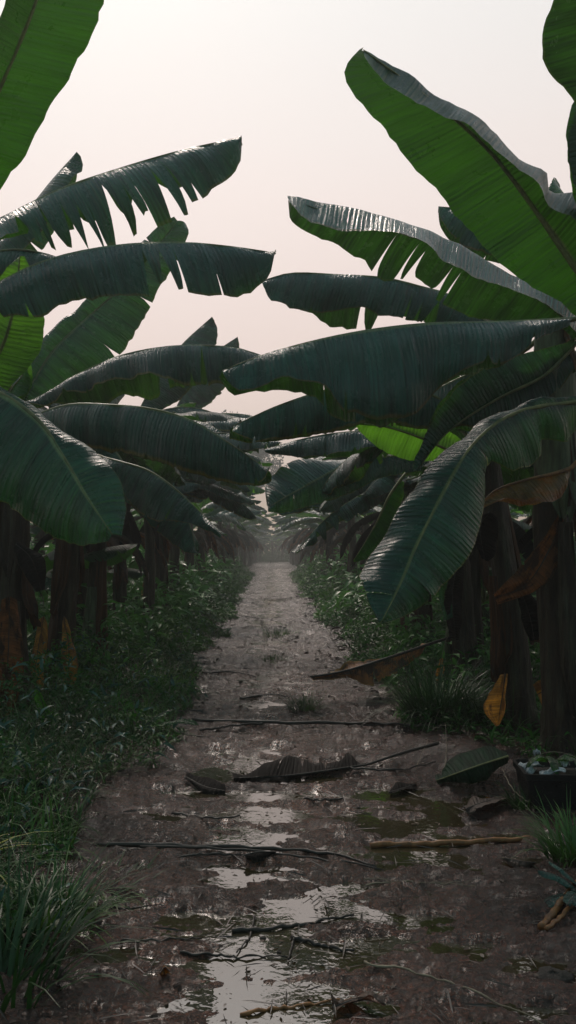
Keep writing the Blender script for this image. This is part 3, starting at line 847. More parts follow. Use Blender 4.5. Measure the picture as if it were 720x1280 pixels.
hero_leaf(PL3, [(130, 600, 9.4), (165, 590), (205, 612), (235, 650), (245, 690, 9.0)], [(132, 606), (160, 630), (195, 665), (228, 690), (244, 694)], see='top', mat='leaf', dd=-0.1, wave=0.03)

# ---------- right leaves
hero_leaf(PR00, [(820, 450, 4.3), (770, 400), (718, 333), (662, 252), (606, 182), (530, 118), (454, 62, 4.0)],
          [(815, 462), (750, 415), (700, 379), (640, 345), (590, 298), (545, 245), (500, 190), (460, 140), (426, 97), (440, 72), (452, 63)],
          [[(825, 440), (800, 345), (745, 252), (690, 236), (682, 215), (645, 195), (610, 158), (560, 126), (505, 88), (455, 61)],
           [(825, 455), (790, 385), (742, 300), (690, 262), (668, 226), (628, 200), (592, 166), (540, 138), (492, 116), (456, 70)]],
          see='under', mat='leaf_bright', dd=0.10, ddF=[0.05, -0.22], wave=0.012, bulge=0.04, r0=0.02, label='broadest leaf, bright green underside with a curled margin')
hero_leaf(PR00, [(900, 350, 3.9), (850, 250), (790, 130), (745, 20), (710, -80, 3.5)],
          [(880, 350), (790, 235), (715, 128), (682, 82), (679, 35), (692, -5), (706, -78)],
          see='under', mat='leaf', dd=-0.05, bulge=0.05, wave=0.01, label='leaf closing the upper corner of the frame')
hero_leaf(PR00, [(880, 400, 4.1), (830, 320), (780, 240), (745, 170), (730, 110, 4.1)],
          [(870, 405), (780, 330), (722, 262), (707, 190), (712, 140), (728, 110)],
          see='under', mat='leaf_bright', dd=0.0, bulge=0.05, wave=0.01)
hero_leaf(PR0, [(730, 420, 5.0), (690, 382), (640, 356), (600, 336), (545, 306), (480, 284), (420, 268), (382, 256), (361, 249, 4.7)],
          [(715, 425), (690, 405), (640, 408), (595, 400), (545, 378), (505, 352), (470, 345), (450, 325), (400, 300), (366, 277), (360, 252)],
          [[(732, 410), (700, 372), (640, 342), (600, 320), (570, 302), (530, 286), (480, 270), (420, 256), (380, 247), (359, 244)],
           [(728, 425), (690, 392), (640, 362), (600, 350), (560, 330), (525, 300), (480, 291), (430, 292), (382, 276), (362, 252)]],
          see='under', mat='leaf', dd=0.16, ddF=[0.05, -0.2], wave=0.012, bulge=0.05, tears=[0.43, 0.46, 0.555, 0.585, 0.66], droop=0.05, gapmax=0.45, label='leaf with grey upper strip and torn green underside')
hero_leaf(PR0, [(640, 440, 6.0), (600, 395), (565, 370), (530, 359), (480, 347), (420, 343), (365, 341), (327, 351, 5.6)],
          [(640, 448), (590, 420), (540, 405), (490, 400), (450, 388), (405, 390), (370, 388), (338, 378), (328, 356)],
          [(642, 450), (590, 425), (545, 408), (500, 402), (460, 410), (420, 412), (380, 392), (330, 360)],
          see='top', mat='leaf_wet', dd=-0.14, ddF=0.35, tears=[0.35, 0.45], tearsF=[0.4, 0.5, 0.6], wave=0.025)
hero_leaf(PR0, [(715, 398, 4.6), (660, 401), (600, 403), (540, 404), (470, 411), (400, 424), (330, 443), (278, 463, 4.3)],
          [(712, 402), (675, 425), (632, 458), (590, 462), (555, 482), (520, 520), (480, 530), (430, 520), (402, 487), (350, 480), (300, 490), (280, 470)],
          see='top', mat='leaf_wet', dd=-0.14, tears=[], tearsF=[0.4, 0.6], wave=0.022, droop=0.03, gapmax=0.12, label='long wet leaf arching level across the middle of the gap')
hero_leaf(PR1, [(590, 520, 5.9), (530, 490), (470, 482), (415, 486), (350, 506), (292, 532, 5.3)],
          [(590, 530), (540, 535), (480, 528), (420, 540), (360, 550), (315, 553), (291, 545)],
          see='top', mat='leaf_yellow_edge', dd=-0.12, wave=0.012)
hero_leaf(PR1, [(600, 580, 6.2), (560, 562), (520, 545), (480, 533), (440, 528, 6.0)],
          [(600, 585), (565, 580), (520, 578), (485, 568), (455, 545), (442, 530)],
          [(602, 575), (575, 545), (540, 530), (500, 524), (460, 522), (440, 526)],
          see='under', mat='leaf_glow', dd=0.05, ddF=0.05, label='light green underside glowing under the wet leaf')
hero_leaf(PR0, [(745, 498, 5.0), (700, 503), (655, 511), (620, 528), (588, 558), (558, 608), (525, 672), (498, 735), (476, 778, 4.1)],
          [(742, 494), (690, 497), (640, 508), (598, 530), (562, 562), (520, 606), (486, 655), (455, 702), (448, 722), (460, 755), (472, 778)],
          [(745, 510), (712, 552), (680, 552), (672, 580), (640, 590), (612, 578), (606, 622), (600, 665), (585, 700), (545, 745), (510, 770), (480, 779)],
          see='top', mat='leaf_wet', dd=-0.02, ddF=0.04, wave=0.012, bulge=0.09, r0=0.015, tearsF=[0.46], gapmax=0.1, droop=0.02, label='large wet leaf hanging down with a bright midrib')
hero_leaf(PR2, [(560, 590, 7.6), (520, 572), (470, 572), (430, 582), (385, 606), (335, 634, 7.0)],
          [(560, 595), (520, 592), (475, 600), (440, 618), (395, 632), (360, 640), (334, 637)],
          [(560, 588), (510, 568), (460, 568), (410, 572), (365, 580), (333, 600), (332, 628)],
          see='top', mat='leaf_wet', dd=-0.10, ddF=0.14, wave=0.018, bulge=0.05)
hero_leaf(PR1, [(560, 560, 6.6), (520, 545), (480, 540), (430, 540, 6.8), (380, 548), (330, 562, 7.0)],
          [(560, 566), (520, 560), (480, 560), (430, 570), (380, 572), (332, 566)], see='top', mat='leaf_wet', dd=-0.1, wave=0.03)
hero_leaf(PR2, [(500, 600, 7.8), (485, 622), (472, 650), (455, 680), (442, 700, 7.4)],
          [(505, 602), (502, 630), (485, 665), (465, 695), (444, 703)], see='under', mat='leaf_glow', dd=0.03, label='narrow bright green underside hanging down')
hero_leaf(PR3, [(505, 600, 10.8), (480, 605), (440, 625), (405, 650), (370, 690, 10.2)],
          [(505, 606), (480, 625), (445, 650), (410, 668), (372, 694)], see='top', mat='leaf', dd=-0.1, wave=0.04, tears=[0.5, 0.6, 0.7, 0.8], droop=0.25)
hero_leaf(PR3, [(515, 600, 11.0), (490, 590), (460, 590), (425, 605), (385, 630, 10.6)],
          [(515, 606), (488, 610), (455, 622), (420, 635), (386, 636)], see='top', mat='leaf_wet', dd=-0.1, wave=0.04, tears=[0.5, 0.6], droop=0.2)
hero_leaf(PR0, [(740, 330, 5.9), (700, 300), (640, 270), (590, 262), (548, 258, 6.0)],
          [(740, 345), (690, 335), (640, 325), (590, 315), (555, 285), (548, 262)], see='top', mat='leaf', dd=-0.06, wave=0.02)
hero_leaf(PR0, [(740, 300, 5.9), (720, 262), (700, 236), (692, 222, 6.0)],
          [(730, 310), (690, 280), (680, 250), (690, 224)], see='top', mat='leaf', dd=-0.06, wave=0.02)
hero_leaf(PR0, [(720, 430, 5.6), (680, 470), (620, 500), (560, 540), (520, 590, 5.5)],
          [(718, 425), (670, 440), (600, 460), (545, 510), (518, 588)], see='under', mat='leaf', dd=0.05, wave=0.02)
hero_leaf(PR0, [(730, 440, 5.7), (690, 445), (640, 450), (580, 470), (520, 500, 5.9)],
          [(730, 450), (690, 500), (640, 530), (580, 540), (522, 510)], see='under', mat='leaf', dd=0.05, wave=0.02)
hero_leaf(PR0, [(712, 585, 5.3), (690, 592), (655, 600), (620, 612), (598, 632, 5.1)],
          [(712, 592), (688, 626), (655, 634), (625, 628), (600, 636)], see='under', mat='dying', dd=0.05, wave=0.03, ribmat='cane', label='dying leaf half orange, half green')

# ---------- dead leaves and sheath flaps on particular stems
def hang(plant, M, Nn, F, mat, label=None, wave=0.02, dd=-0.03, ddF=0.03, tears=(), rm='twig', r0=0.006):
    lf = hero_leaf(plant, M, Nn, F, see='top', mat=mat, dd=dd, ddF=ddF, wave=wave, crown=False, r0=r0, nu=26, tears=tears, label=label, ribmat=rm, droop=0.1)
    lf.name = 'dead_leaf'
    return lf

hang(PR1, [(632, 842, 5.8), (628, 870), (622, 906, 5.75)], [(628, 844), (610, 868), (604, 888), (618, 908)], [(634, 842), (634, 870), (632, 895), (624, 908)], 'orange', 'orange dead leaf tip hanging at the stem base')
hang(PR0, [(705, 800, 5.85), (698, 850), (672, 868, 5.9)], [(700, 800), (686, 842), (666, 856)], [(715, 810), (715, 880), (690, 905), (672, 872)], 'orange', 'orange brown dead leaf low on the stem')
hang(PL2, [(55, 770, 8.1), (46, 820), (38, 868, 8.0)], [(48, 775), (38, 830), (34, 866)], [(60, 780), (56, 835), (52, 868), (40, 870)], 'orange', 'rusty dead leaf on the stem')
hang(PL2, [(80, 770, 8.1), (86, 815), (84, 862, 8.0)], [(78, 780), (76, 820), (78, 858)], [(84, 775), (98, 828), (94, 852), (86, 860)], 'orange', 'rusty dead leaf flaring from the stem')
hang(PL5, [(188, 700, 16.8), (184, 738), (182, 772, 16.6)], [(184, 700), (176, 742), (173, 768)], [(192, 702), (192, 740), (190, 766)], 'orange', 'bright tan dead leaf')
hang(PL1, [(12, 745, 6.9), (10, 820), (4, 896, 6.8)], [(2, 750), (-10, 820), (-12, 888)], [(22, 750), (30, 820), (22, 880), (10, 896)], 'rust', 'long rusty brown sheath drape', wave=0.035)
hang(PL1, [(20, 680, 6.9), (40, 700), (52, 738, 6.8)], [(18, 686), (28, 715), (45, 740)], [(24, 676), (52, 692), (58, 710), (55, 738)], 'dark', None)
hang(PL4, [(158, 640, 12.6), (164, 668), (160, 694, 12.5)], [(150, 645), (148, 675), (152, 690)], [(164, 640), (177, 672), (172, 690)], 'dark', 'blackened flap at the top of the stem')
hang(PR0, [(702, 640, 5.7), (690, 680), (660, 728), (618, 748, 5.5)], [(696, 640), (678, 672), (652, 708), (615, 742)], [(708, 650), (702, 700), (668, 738), (622, 756)], 'rust', 'curved brown sheath reaching to the next stem', wave=0.012, r0=0.01)
hang(PR1, [(612, 640, 5.9), (600, 660), (606, 700, 5.85)], [(600, 645), (590, 668), (600, 698)], [(622, 650), (620, 690), (610, 702)], 'dark', None)
hang(PR2, [(575, 690, 8.0), (566, 740), (570, 800, 7.9)], [(566, 695), (556, 745), (562, 795)], [(584, 695), (578, 745), (576, 800)], 'dark', None)
hang(PR2, [(545, 660, 8.2), (552, 710), (560, 775, 7.9)], [(541, 664), (545, 715), (556, 775)], [(549, 660), (560, 705), (565, 772)], 'leaf', 'thin green split strip hanging')
hang(PR1, [(650, 735, 5.9), (662, 770), (668, 800, 5.8)], [(646, 738), (650, 775), (662, 802)], [(656, 732), (678, 765), (674, 800)], 'dark', None)
hang(PR3, [(512, 690, 11.2), (508, 740), (505, 790, 11.0)], [(506, 695), (500, 745), (500, 788)], [(518, 695), (514, 745), (510, 790)], 'brown', None)

# extra leaves that point away from the path, so the near plants are whole from any side
def outward(plant, side, n, seed, far=True, mats=('leaf', 'leaf_yellow_edge', 'leaf')):
    rng = random.Random(seed)
    for k in range(n):
        a = R_(rng.uniform(-35, 60)) if side > 0 else R_(180 - rng.uniform(-35, 60))
        gen_leaf(plant, a, length=rng.uniform(1.5, 2.0), W=rng.uniform(0.24, 0.3), e0=rng.uniform(45, 78), e1=rng.uniform(-60, 0), mat=mats[k % len(mats)], seed=seed * 10 + k, ntear=3)

outward(PL0, -1, 3, 1); outward(PR00, 1, 3, 2); outward(PR0, 1, 3, 3)
outward(PL1, -1, 4, 4); outward(PL2, -1, 4, 5); outward(PR1, 1, 4, 6); outward(PR2, 1, 5, 7)


def around(plant, n, seed, lo=0, hi=360, L=(1.4, 1.9), e0=(35, 75), e1=(-60, -5), mats=('leaf', 'leaf_bright', 'leaf_yellow_edge', 'leaf_wet', 'leaf_glow'), W=(0.2, 0.28), rib=True, nu=26):
    rng = random.Random(seed)
    for k in range(n):
        a = R_(lo + (hi - lo) * (k + rng.uniform(0.2, 0.8)) / n)
        gen_leaf(plant, a, length=rng.uniform(*L), W=rng.uniform(*W), e0=rng.uniform(*e0), e1=rng.uniform(*e1), mat=mats[rng.randrange(len(mats))], seed=seed * 17 + k, ntear=5, rib=rib, nu=nu, nv=4)


around(PL3, 10, 31, -20, 250, e0=(15, 60)); around(PL4, 12, 32, e0=(15, 65), L=(1.5, 2.1)); around(PL5, 13, 33, e0=(15, 65), L=(1.5, 2.1))
around(PR3, 11, 34, -60, 200, e0=(15, 60), L=(1.5, 2.0))
around(PL2, 3, 36, 60, 130, e0=(20, 40)); around(PR2, 3, 37, 30, 120, e0=(20, 40))
around(PR1, 2, 38, 60, 120, e0=(10, 30), e1=(-70, -40), mats=('leaf',)); around(PL1, 2, 39, 50, 110, e0=(10, 30), e1=(-70, -40), mats=('leaf',))

for pl, az_, L_, e0_, e1_, sd0 in ((PR0, 95, 1.7, 40, -10, 501), (PR0, 120, 1.5, 15, -55, 502), (PR0, 75, 1.8, 60, 10, 503), (PR1, 80, 1.6, 55, -5, 504), (PR1, 110, 1.5, 40, -20, 505), (PR1, 150, 1.2, 30, -60, 506),
                                  (PR2, 100, 1.7, 60, -5, 507), (PR2, 60, 1.6, 55, 0, 508), (PR2, 150, 1.4, 55, -10, 509), (PL1, 75, 1.6, 60, 10, 510), (PL2, 80, 1.7, 62, 0, 511), (PL2, 40, 1.4, 45, -35, 512), (PL2, 110, 1.6, 55, 0, 513),
                                  (PL3, 60, 1.6, 50, -20, 514), (PL1, 100, 1.5, 30, -30, 515), (PR2, 200, 1.3, 25, -60, 516), (PR3, 170, 1.4, 45, -30, 517), (PR3, 120, 1.6, 60, 0, 518)):
    gen_leaf(pl, R_(az_), length=L_, W=0.27, e0=e0_, e1=e1_, mat=('leaf', 'leaf_wet', 'leaf_yellow_edge')[sd0 % 3], seed=sd0, ntear=4)

for pl, az0, sd0 in ((PL3, -5, 601), (PL4, 0, 605), (PL5, 0, 610), (PR3, 180, 620), (PR3, 215, 625), (PL4, -40, 630), (PL5, -45, 635)):
    rr0 = random.Random(sd0)
    for k in range(3):
        gen_leaf(pl, R_(az0 + rr0.uniform(-25, 25)), length=rr0.uniform(1.5, 2.0), W=rr0.uniform(0.22, 0.28), e0=rr0.uniform(15, 60), e1=rr0.uniform(-55, -5), mat=('leaf', 'leaf_yellow_edge', 'leaf_bright')[k], seed=sd0 + k, ntear=4)

# ---------- prototypes for the rest of the plantation
def proto(seed, h, n, mats, stem='stem', e0=(30, 72), small=False):
    p = new_plant((0, 0), h, 'x', None, seed=seed, r0=0.12 if not small else 0.07, r1=0.085 if not small else 0.05, mat=stem, sheaths=3 if not small else 1)
    p['o'].location = (0, 0, 0)
    if small:
        around(p, n, seed, L=(0.8, 1.2), W=(0.16, 0.22), e0=(40, 80), e1=(-30, 20), mats=mats)
    else:
        around(p, n, seed, mats=mats, e0=e0, W=(0.22, 0.3), L=(1.5, 2.1), nu=24)
        # dead leaves hanging round the top of the stem
        rng = random.Random(seed)
        for k in range(7):
            gen_leaf(p, rng.uniform(0, 6.28), length=rng.uniform(0.8, 1.7), W=rng.choice([0.09, 0.14, 0.2]), e0=5, e1=-95, pet=0.15, fold=60, foldend=75, mat=rng.choice(['rust', 'dark', 'brown']), seed=seed * 7 + k, name='dead_leaf', ntear=3, wave=0.03, base=p['crown'] - np.array([0, 0, 0.25]), nu=16, nv=3, rib=False)
    return p


PROTO = [proto(61, 2.3, 9, ('leaf', 'leaf_wet', 'leaf_glow', 'leaf_yellow_edge')), proto(62, 2.1, 8, ('leaf', 'leaf', 'leaf_wet')),
         proto(63, 2.4, 9, ('leaf_wet', 'leaf', 'leaf_glow')), proto(64, 2.2, 8, ('leaf_yellow_edge', 'leaf')),
         proto(65, 2.35, 9, ('leaf', 'leaf_bright', 'leaf'))]
YOUNG = [proto(71, 0.55, 7, ('leaf_bright', 'leaf_bright', 'leaf'), 'stem_green', small=True), proto(72, 0.7, 6, ('leaf_bright',), 'stem_green', small=True)]
USED = set()


def place(pr, x, y, rot, sc, label, group, ribs=True):
    src = pr['o']
    if id(pr) not in USED:
        USED.add(id(pr)); o = src
    else:
        o = src.copy(); COL.objects.link(o)
        for ch in list(src.children):
            c = ch.copy(); COL.objects.link(c); c.parent = o
            if ribs:
                for g in list(ch.children):
                    d = g.copy(); COL.objects.link(d); d.parent = c
    o.location = (x, y, 0.0)
    o.rotation_euler = (0, 0, rot)
    o.scale = (sc, sc, sc)
    tag(o, label, 'banana plant', group)
    return o


rng = random.Random(5)
spots = []
ORD = ['third', 'fourth', 'fifth', 'sixth', 'seventh', 'eighth', 'ninth', 'tenth']
y = 19.5; i = 0
while y < 112:
    spots.append((-2.2 + rng.uniform(-0.15, 0.2), y, 'bank')); spots.append((2.15 + rng.uniform(-0.15, 0.25), y - 4.2 + rng.uniform(-0.4, 0.4), 'pot'))
    y += 2.1 + 0.025 * y + rng.uniform(-0.3, 0.3)
cnt = {'bank': 0, 'pot': 0}
for k, (x, y, sd_) in enumerate(sorted(spots, key=lambda s: s[1])):
    cnt[sd_] += 1
    nm = ORD[cnt[sd_]-1] if cnt[sd_] <= len(ORD) else None
    side = 'on the weedy bank side' if sd_ == 'bank' else 'on the black pot side'
    if y < 27:
        lab = {'bank': {1: 'misty banana plant next beyond the one with the tan dead leaf', 2: 'misty banana plant two places beyond the tan dead leaf', 3: 'misty banana plant three places beyond the tan dead leaf'},
               'pot': {1: 'misty banana plant right behind the slim reddish one', 2: 'misty banana plant two places behind the slim reddish one', 3: 'misty banana plant three places behind the slim reddish one', 4: 'misty banana plant four places behind the slim reddish one', 5: 'misty banana plant five places behind the slim reddish one'}}[sd_].get(cnt[sd_])
        grp = GL if sd_ == 'bank' else GR
    else:
        lab = None
    if lab is None:
        lab = 'fog-faded banana plant far down the path, bank side row' if sd_ == 'bank' else 'fog-faded banana plant far down the path, pot side row'
        grp = 'far banana plants along the bank side' if sd_ == 'bank' else 'far banana plants along the pot side'
    place(PROTO[k % 5], x, y, rng.uniform(0, 6.28), rng.uniform(0.84, 1.02) + (0.22 if y > 34 else 0), lab, grp, ribs=y < 26)
for x, y, k, lab_ in ((-2.75, 9.3, 0, 'banana plant set back in the gap behind the stem with orange dead leaves'), (-2.5, 11.6, 1, 'banana plant set back between the dark olive stem and the greyish stem'),
                      (-2.1, 14.9, 2, 'banana plant just beyond the greyish stem under the blackened flap'), (-2.9, 16.4, 3, 'banana plant set back behind the one with the tan dead leaf'),
                      (2.75, 7.6, 1, 'banana plant set back in the gap behind the leaning brown stem'), (2.3, 9.9, 3, 'banana plant between the blackish stem and the slim reddish one'),
                      (2.0, 13.3, 0, 'banana plant just beyond the slim reddish stem'), (2.9, 12.2, 4, 'banana plant set back behind the slim reddish stem')):
    place(PROTO[k], x, y, x * 3 + y, 0.88, lab_, GL if x < 0 else GR)
# rows behind
for side in (-1, 1):
    for row, x0, ya, yb, st in ((1, 4.7, 9.5, 46, 3.1), (2, 7.6, 17, 50, 4.2), (3, 11.0, 28, 56, 5.5)):
        y = ya
        while y < yb:
            place(PROTO[rng.randrange(5)], side * (x0 + rng.uniform(-0.4, 0.4)), y + rng.uniform(-0.6, 0.6), rng.uniform(0, 6.28), rng.uniform(0.85, 1.1),
                  'banana plant glimpsed in a back row beyond the %s' % ('bank side stems' if side < 0 else 'pot side stems'),
                  'banana plants in the back rows beyond the %s' % ('bank side stems' if side < 0 else 'pot side stems'), ribs=False)
            y += st + 0.03 * y
# plants that close the far end of the path
for k, (x, y) in enumerate(((-1.5, 114), (1.4, 116), (0, 118), (-3.5, 116), (3.6, 117), (-7, 84), (7, 86), (-12, 76), (12, 77), (-9, 66), (9.5, 68), (-6, 100), (6, 98))):
    place(PROTO[k % 5], x, y, k * 1.3, 1.15, 'banana plant dissolved in the fog closing the end of the path', 'banana plants closing the end of the path', ribs=False)
# young plants between the rows
for k, (x, y) in enumerate(((3.2, 9.0), (3.6, 10.6), (2.9, 12.0), (4.2, 8.6), (-2.9, 9.2), (-3.2, 10.8), (-3.0, 13.2), (-3.9, 12.2))):
    sd_ = 'pot side' if x > 0 else 'bank side'
    place(YOUNG[k % 2], x, y, k * 1.1, rng.uniform(0.9, 1.25), 'light green young banana sucker between the %s stems' % sd_, 'young banana suckers behind the %s row' % sd_)

# ---------- far trees
def far_tree(x, y, h, r, label, seed, gp=None):
    rg = np.random.default_rng(seed)
    o = empty('broadleaf_tree', (x, y, 0)); tag(o, label, 'tree', gp)
    parts = []
    top = np.array([rg.uniform(-.4, .4), 0, h * 0.62])
    tr = cat_rom([(0, 0, -0.2), (0.1, 0, h * 0.3), top], 10)
    parts.append(tube(tr, np.linspace(0.28, 0.14, 11), 8))
    lobes = []
    for k in range(9):
        a = rg.uniform(0, 6.28); rr = r * rg.uniform(0.25, 0.8)
        c = np.array([math.cos(a) * rr, math.sin(a) * rr * 0.7, h * rg.uniform(0.62, 0.92)])
        lobes.append((c, r * rg.uniform(0.28, 0.45)))
        parts.append(tube(cat_rom([tr[rg.integers(5, 10)], (tr[8] + c) / 2 + rg.uniform(-.2, .2, 3), c], 8), np.linspace(0.1, 0.03, 9), 5))
    v, f = merge(parts)
    mesh_obj('trunk', v, f, MT['bark'], o)
    n = 9000
    li = rg.integers(0, len(lobes), n)
    C = np.array([lobes[i][0] for i in li]); Rr = np.array([lobes[i][1] for i in li])
    d = unit(rg.normal(size=(n, 3))) * (rg.random(n) ** 0.45)[:, None] * Rr[:, None] * np.array([1.25, 1.1, 0.75])
    d *= (1 + 0.4 * vnoise(C[:, 0] * 3 + d[:, 0] * 2, d[:, 2] * 2))[:, None]
    P = C + d
    a = unit(rg.normal(size=(n, 3))); b = unit(np.cross(a, rg.normal(size=(n, 3))))
    s = rg.uniform(0.10, 0.2, n)[:, None]
    V = np.stack([P - a * s, P + b * s * 0.5, P + a * s, P - b * s * 0.5], 1).reshape(-1, 3)
    mesh_obj('crown', V, np.arange(n * 4).reshape(n, 4), MT['far_leaf'], o, smooth=False)


far_tree(-6.0, 82, 14.4, 5.6, 'hazy broadleaf tree whose crown shows in the sky gap', 1)
far_tree(-3.5, 88, 13.0, 5.0, 'lower hazy tree beside the tallest faded crown', 2)
far_tree(6.5, 70, 10.5, 5, 'faded tree hidden behind the pot side leaves', 3)
far_tree(-12, 64, 11.5, 5, 'faded tree beyond the bank side plants', 4)
far_tree(14, 66, 11, 5, 'faded tree furthest toward the pot side', 5)

# ================================================================== UNDERGROWTH (stuff)
def blades(pos, h, w, bend, rg, az=None, el=None, seg=4):
    """many grass blades as one mesh: pos (n,3), height, width, bend arrays"""
    n = len(pos)
    az = rg.uniform(0, 6.28, n) if az is None else az
    lean = rg.uniform(0.05, 0.6, n) if el is None else el
    d = np.stack([np.cos(az), np.sin(az), 0 * az], 1)
    sd = np.stack([-np.sin(az + rg.uniform(-.6, .6, n)), np.cos(az), 0 * az], 1)
    V = np.zeros((n, (seg + 1) * 2, 3))
    p = pos.copy(); ang = lean.copy()
    for i in range(seg + 1):
        f = i / seg
        ww = w * (1 - f ** 1.6) * 0.5 + 0.0004
        V[:, 2 * i] = p - sd * ww[:, None]; V[:, 2 * i + 1] = p + sd * ww[:, None]
        ang = ang + bend / seg
        p = p + (d * np.sin(ang)[:, None] + np.array([0, 0, 1.0]) * np.cos(ang)[:, None]) * (h / seg)[:, None]
    base = (np.arange(n) * (seg + 1) * 2)[:, None]
    F = np.concatenate([base + np.array([[2 * i, 2 * i + 1, 2 * i + 3, 2 * i + 2]]) for i in range(seg)], 0)
    return V.reshape(-1, 3), F


def leaflets(P, size, rg, flat=0.5, ratio=0.42, curl=1.0):
    """many small folded leaves (8 vertices each) as one mesh"""
    n = len(P)
    az = rg.uniform(0, 6.28, n); el = rg.normal(0.15, flat, n)
    a = np.stack([np.cos(az) * np.cos(el), np.sin(az) * np.cos(el), np.sin(el)], 1)
    r = rg.normal(size=(n, 3)) * 0.35 + np.array([0, 0, 1.0])
    b = unit(np.cross(a, r)); c = np.cross(b, a)
    s = size[:, None]; w = s * ratio
    dn = c * s * 0.12 * curl
    pts = [P, P + a * s * 0.35 + b * w * 0.5 + dn, P + a * s * 0.35 - b * w * 0.5 + dn, P + a * s * 0.38,
           P + a * s * 0.75 + b * w * 0.36 - dn * 0.5, P + a * s * 0.75 - b * w * 0.36 - dn * 0.5, P + a * s * 0.76 - dn, P + a * s * 1.1 - dn * 3]
    V = np.stack(pts, 1).reshape(-1, 3)
    t = np.array([[0, 1, 3, 3], [0, 3, 2, 2], [1, 4, 6, 3], [3, 6, 5, 2], [4, 7, 6, 6], [6, 7, 5, 5]])
    b0 = (np.arange(n) * 8)[:, None, None]
    Fq = (b0 + t[None]).reshape(-1, 4)
    quads = Fq[Fq[:, 2] != Fq[:, 3]]; tris = Fq[Fq[:, 2] == Fq[:, 3]][:, :3]
    return V, quads, tris


def leaf_stuff(name, P, size, mat, rg, label, flat=0.5, ratio=0.42, curl=1.0):
    V, q, t = leaflets(P, size, rg, flat, ratio, curl)
    t4 = np.concatenate([q[:, [0, 1, 2]], q[:, [0, 2, 3]], t], 0)
    o = mesh_obj(name, V, t4.astype(np.int32), mat, smooth=False)
    tag(o, label, None, None, 'stuff')
    return o


def edge_l(y):   # where the bank of weeds meets the mud
    return -0.86 - 0.05 * np.sin(y * 1.3) + 0.17 * vnoise(y * 1.1, y * 0 + 3) + 0.15 * vnoise(y * 3.7, y * 0 + 8) - 0.012 * np.clip(y - 8, 0, 20) + 0.25 * np.exp(-((y - 7.6) / 1.2) ** 2) - 0.08 * np.exp(-((y - 2.6) / 0.6) ** 2)


def edge_r(y):
    return 1.02 + 0.17 * vnoise(y * 0.9, y * 0 + 13) + 0.14 * vnoise(y * 3.9, y * 0 + 18) + 0.55 * np.clip((6.6 - y) / 1.5, 0, 1)


def scatter(n, y0, y1, rg, side, width, power=1.0):
    # density falls with distance (about even on the picture)
    u = rg.random(n)
    y = 1 / (1 / y0 + u * (1 / y1 - 1 / y0)) if power == 2 else y0 * (y1 / y0) ** u
    d = rg.random(n) ** 1.15 * width
    x = edge_l(y) - d if side < 0 else edge_r(y) + d
    return x, y, d


rg = np.random.default_rng(77)


def hills(x, y, d):   # height of the weed cover
    return np.clip(0.05 + 0.42 * np.clip(d / 0.9, 0, 1) ** 0.8, 0, 0.5) * (0.65 + 0.5 * vnoise(x * 1.7, y * 1.3) + 0.25 * vnoise(x * 5, y * 4))


# grass
Vs = []; Fs = []; off = 0
for side, n, y0, y1, wd, mx in ((-1, 26000, 2.0, 55, 3.2, 1.0), (1, 15000, 5.4, 55, 3.4, 0.8)):
    x, y, d = scatter(n, y0, y1, rg, side, wd)
    pos = np.stack([x, y, 0.0 * x - 0.01], 1)
    far = np.clip(y / 8, 1, 3.5)
    h = (0.10 + 0.30 * rg.random(n) * np.clip(d / 0.5, 0.25, 1)) * mx * (0.8 + 0.4 * vnoise(x * 2, y * 2))
    v, f = blades(pos, h * rg.uniform(1.0, 2.2, n), 0.006 * far * rg.uniform(0.6, 1.5, n), rg.uniform(0.3, 2.0, n), rg)
    Vs.append(v); Fs.append(f + off); off += len(v)
tag(mesh_obj('grass', np.vstack(Vs), np.vstack(Fs).astype(np.int32), MT['grass']), 'dark wet grass growing along both edges of the mud path', None, None, 'stuff')
# low weeds: stems of small leaves
for nm, side, n, y0, y1, wd, sz, mat, lab in (
        ('weeds', -1, 52000, 2.0, 50, 3.4, 0.050, 'weed', 'dense low dark green weeds covering the bank beside the path'),
        ('weeds', 1, 30000, 5.4, 50, 3.6, 0.050, 'weed', 'low dark green weeds under the banana stems on the pot side'),
        ('undergrowth', -1, 9000, 8.5, 40, 4.2, 0.095, 'weed_light', 'lighter leafy undergrowth between the bank side stems'),
        ('undergrowth', 1, 8000, 7.0, 40, 4.6, 0.095, 'weed_light', 'lighter leafy undergrowth between the pot side stems')):
    x, y, d = scatter(n, y0, y1, rg, side, wd)
    if nm == 'undergrowth':
        keep = d > 0.5; 
        x, y, d = x[keep], y[keep], d[keep]
    keep = vnoise(x * 2.2, y * 1.6 + 4) > -0.55
    x, y, d = x[keep], y[keep], d[keep]
    n = len(x)
    hh = hills(x, y, d) * (1.35 + 2.2 * np.clip((d - 1.2) / 1.2, 0, 1) if nm == 'undergrowth' else 1.0) * (1 + 1.6 * np.clip((y - 14) / 20, 0, 1) * np.clip(d / 0.6, 0, 1))
    z = hh * (1 - rg.random(n) ** 1.6) + 0.01
    far = np.clip(y / 7, 0.75, 3.0)
    leaf_stuff(nm, np.stack([x, y, z], 1), sz * rg.uniform(0.5, 1.3, n) * far, MT[mat], rg, lab)
n = 16000
x = rg.uniform(-42, 42, n); y = rg.uniform(118, 126, n)
z = rg.random(n) ** 1.2 * (3.4 + 1.2 * vnoise(x * 0.4, y * 0.2)) 
leaf_stuff('thicket', np.stack([x, y, z], 1), rg.uniform(0.4, 1.0, n), MT['weed'], rg, 'foggy thicket closing the view beyond the last banana plants')
n = 9000
y = rg.uniform(112, 119, n); x = rg.uniform(-8, 8, n)
leaf_stuff('weeds', np.stack([x, y, rg.random(n) ** 1.3 * 1.3 * (0.8 + 0.5 * vnoise(x, y))], 1), rg.uniform(0.12, 0.3, n), MT['weed'], rg, 'foggy weeds where the path ends')
n = 12000
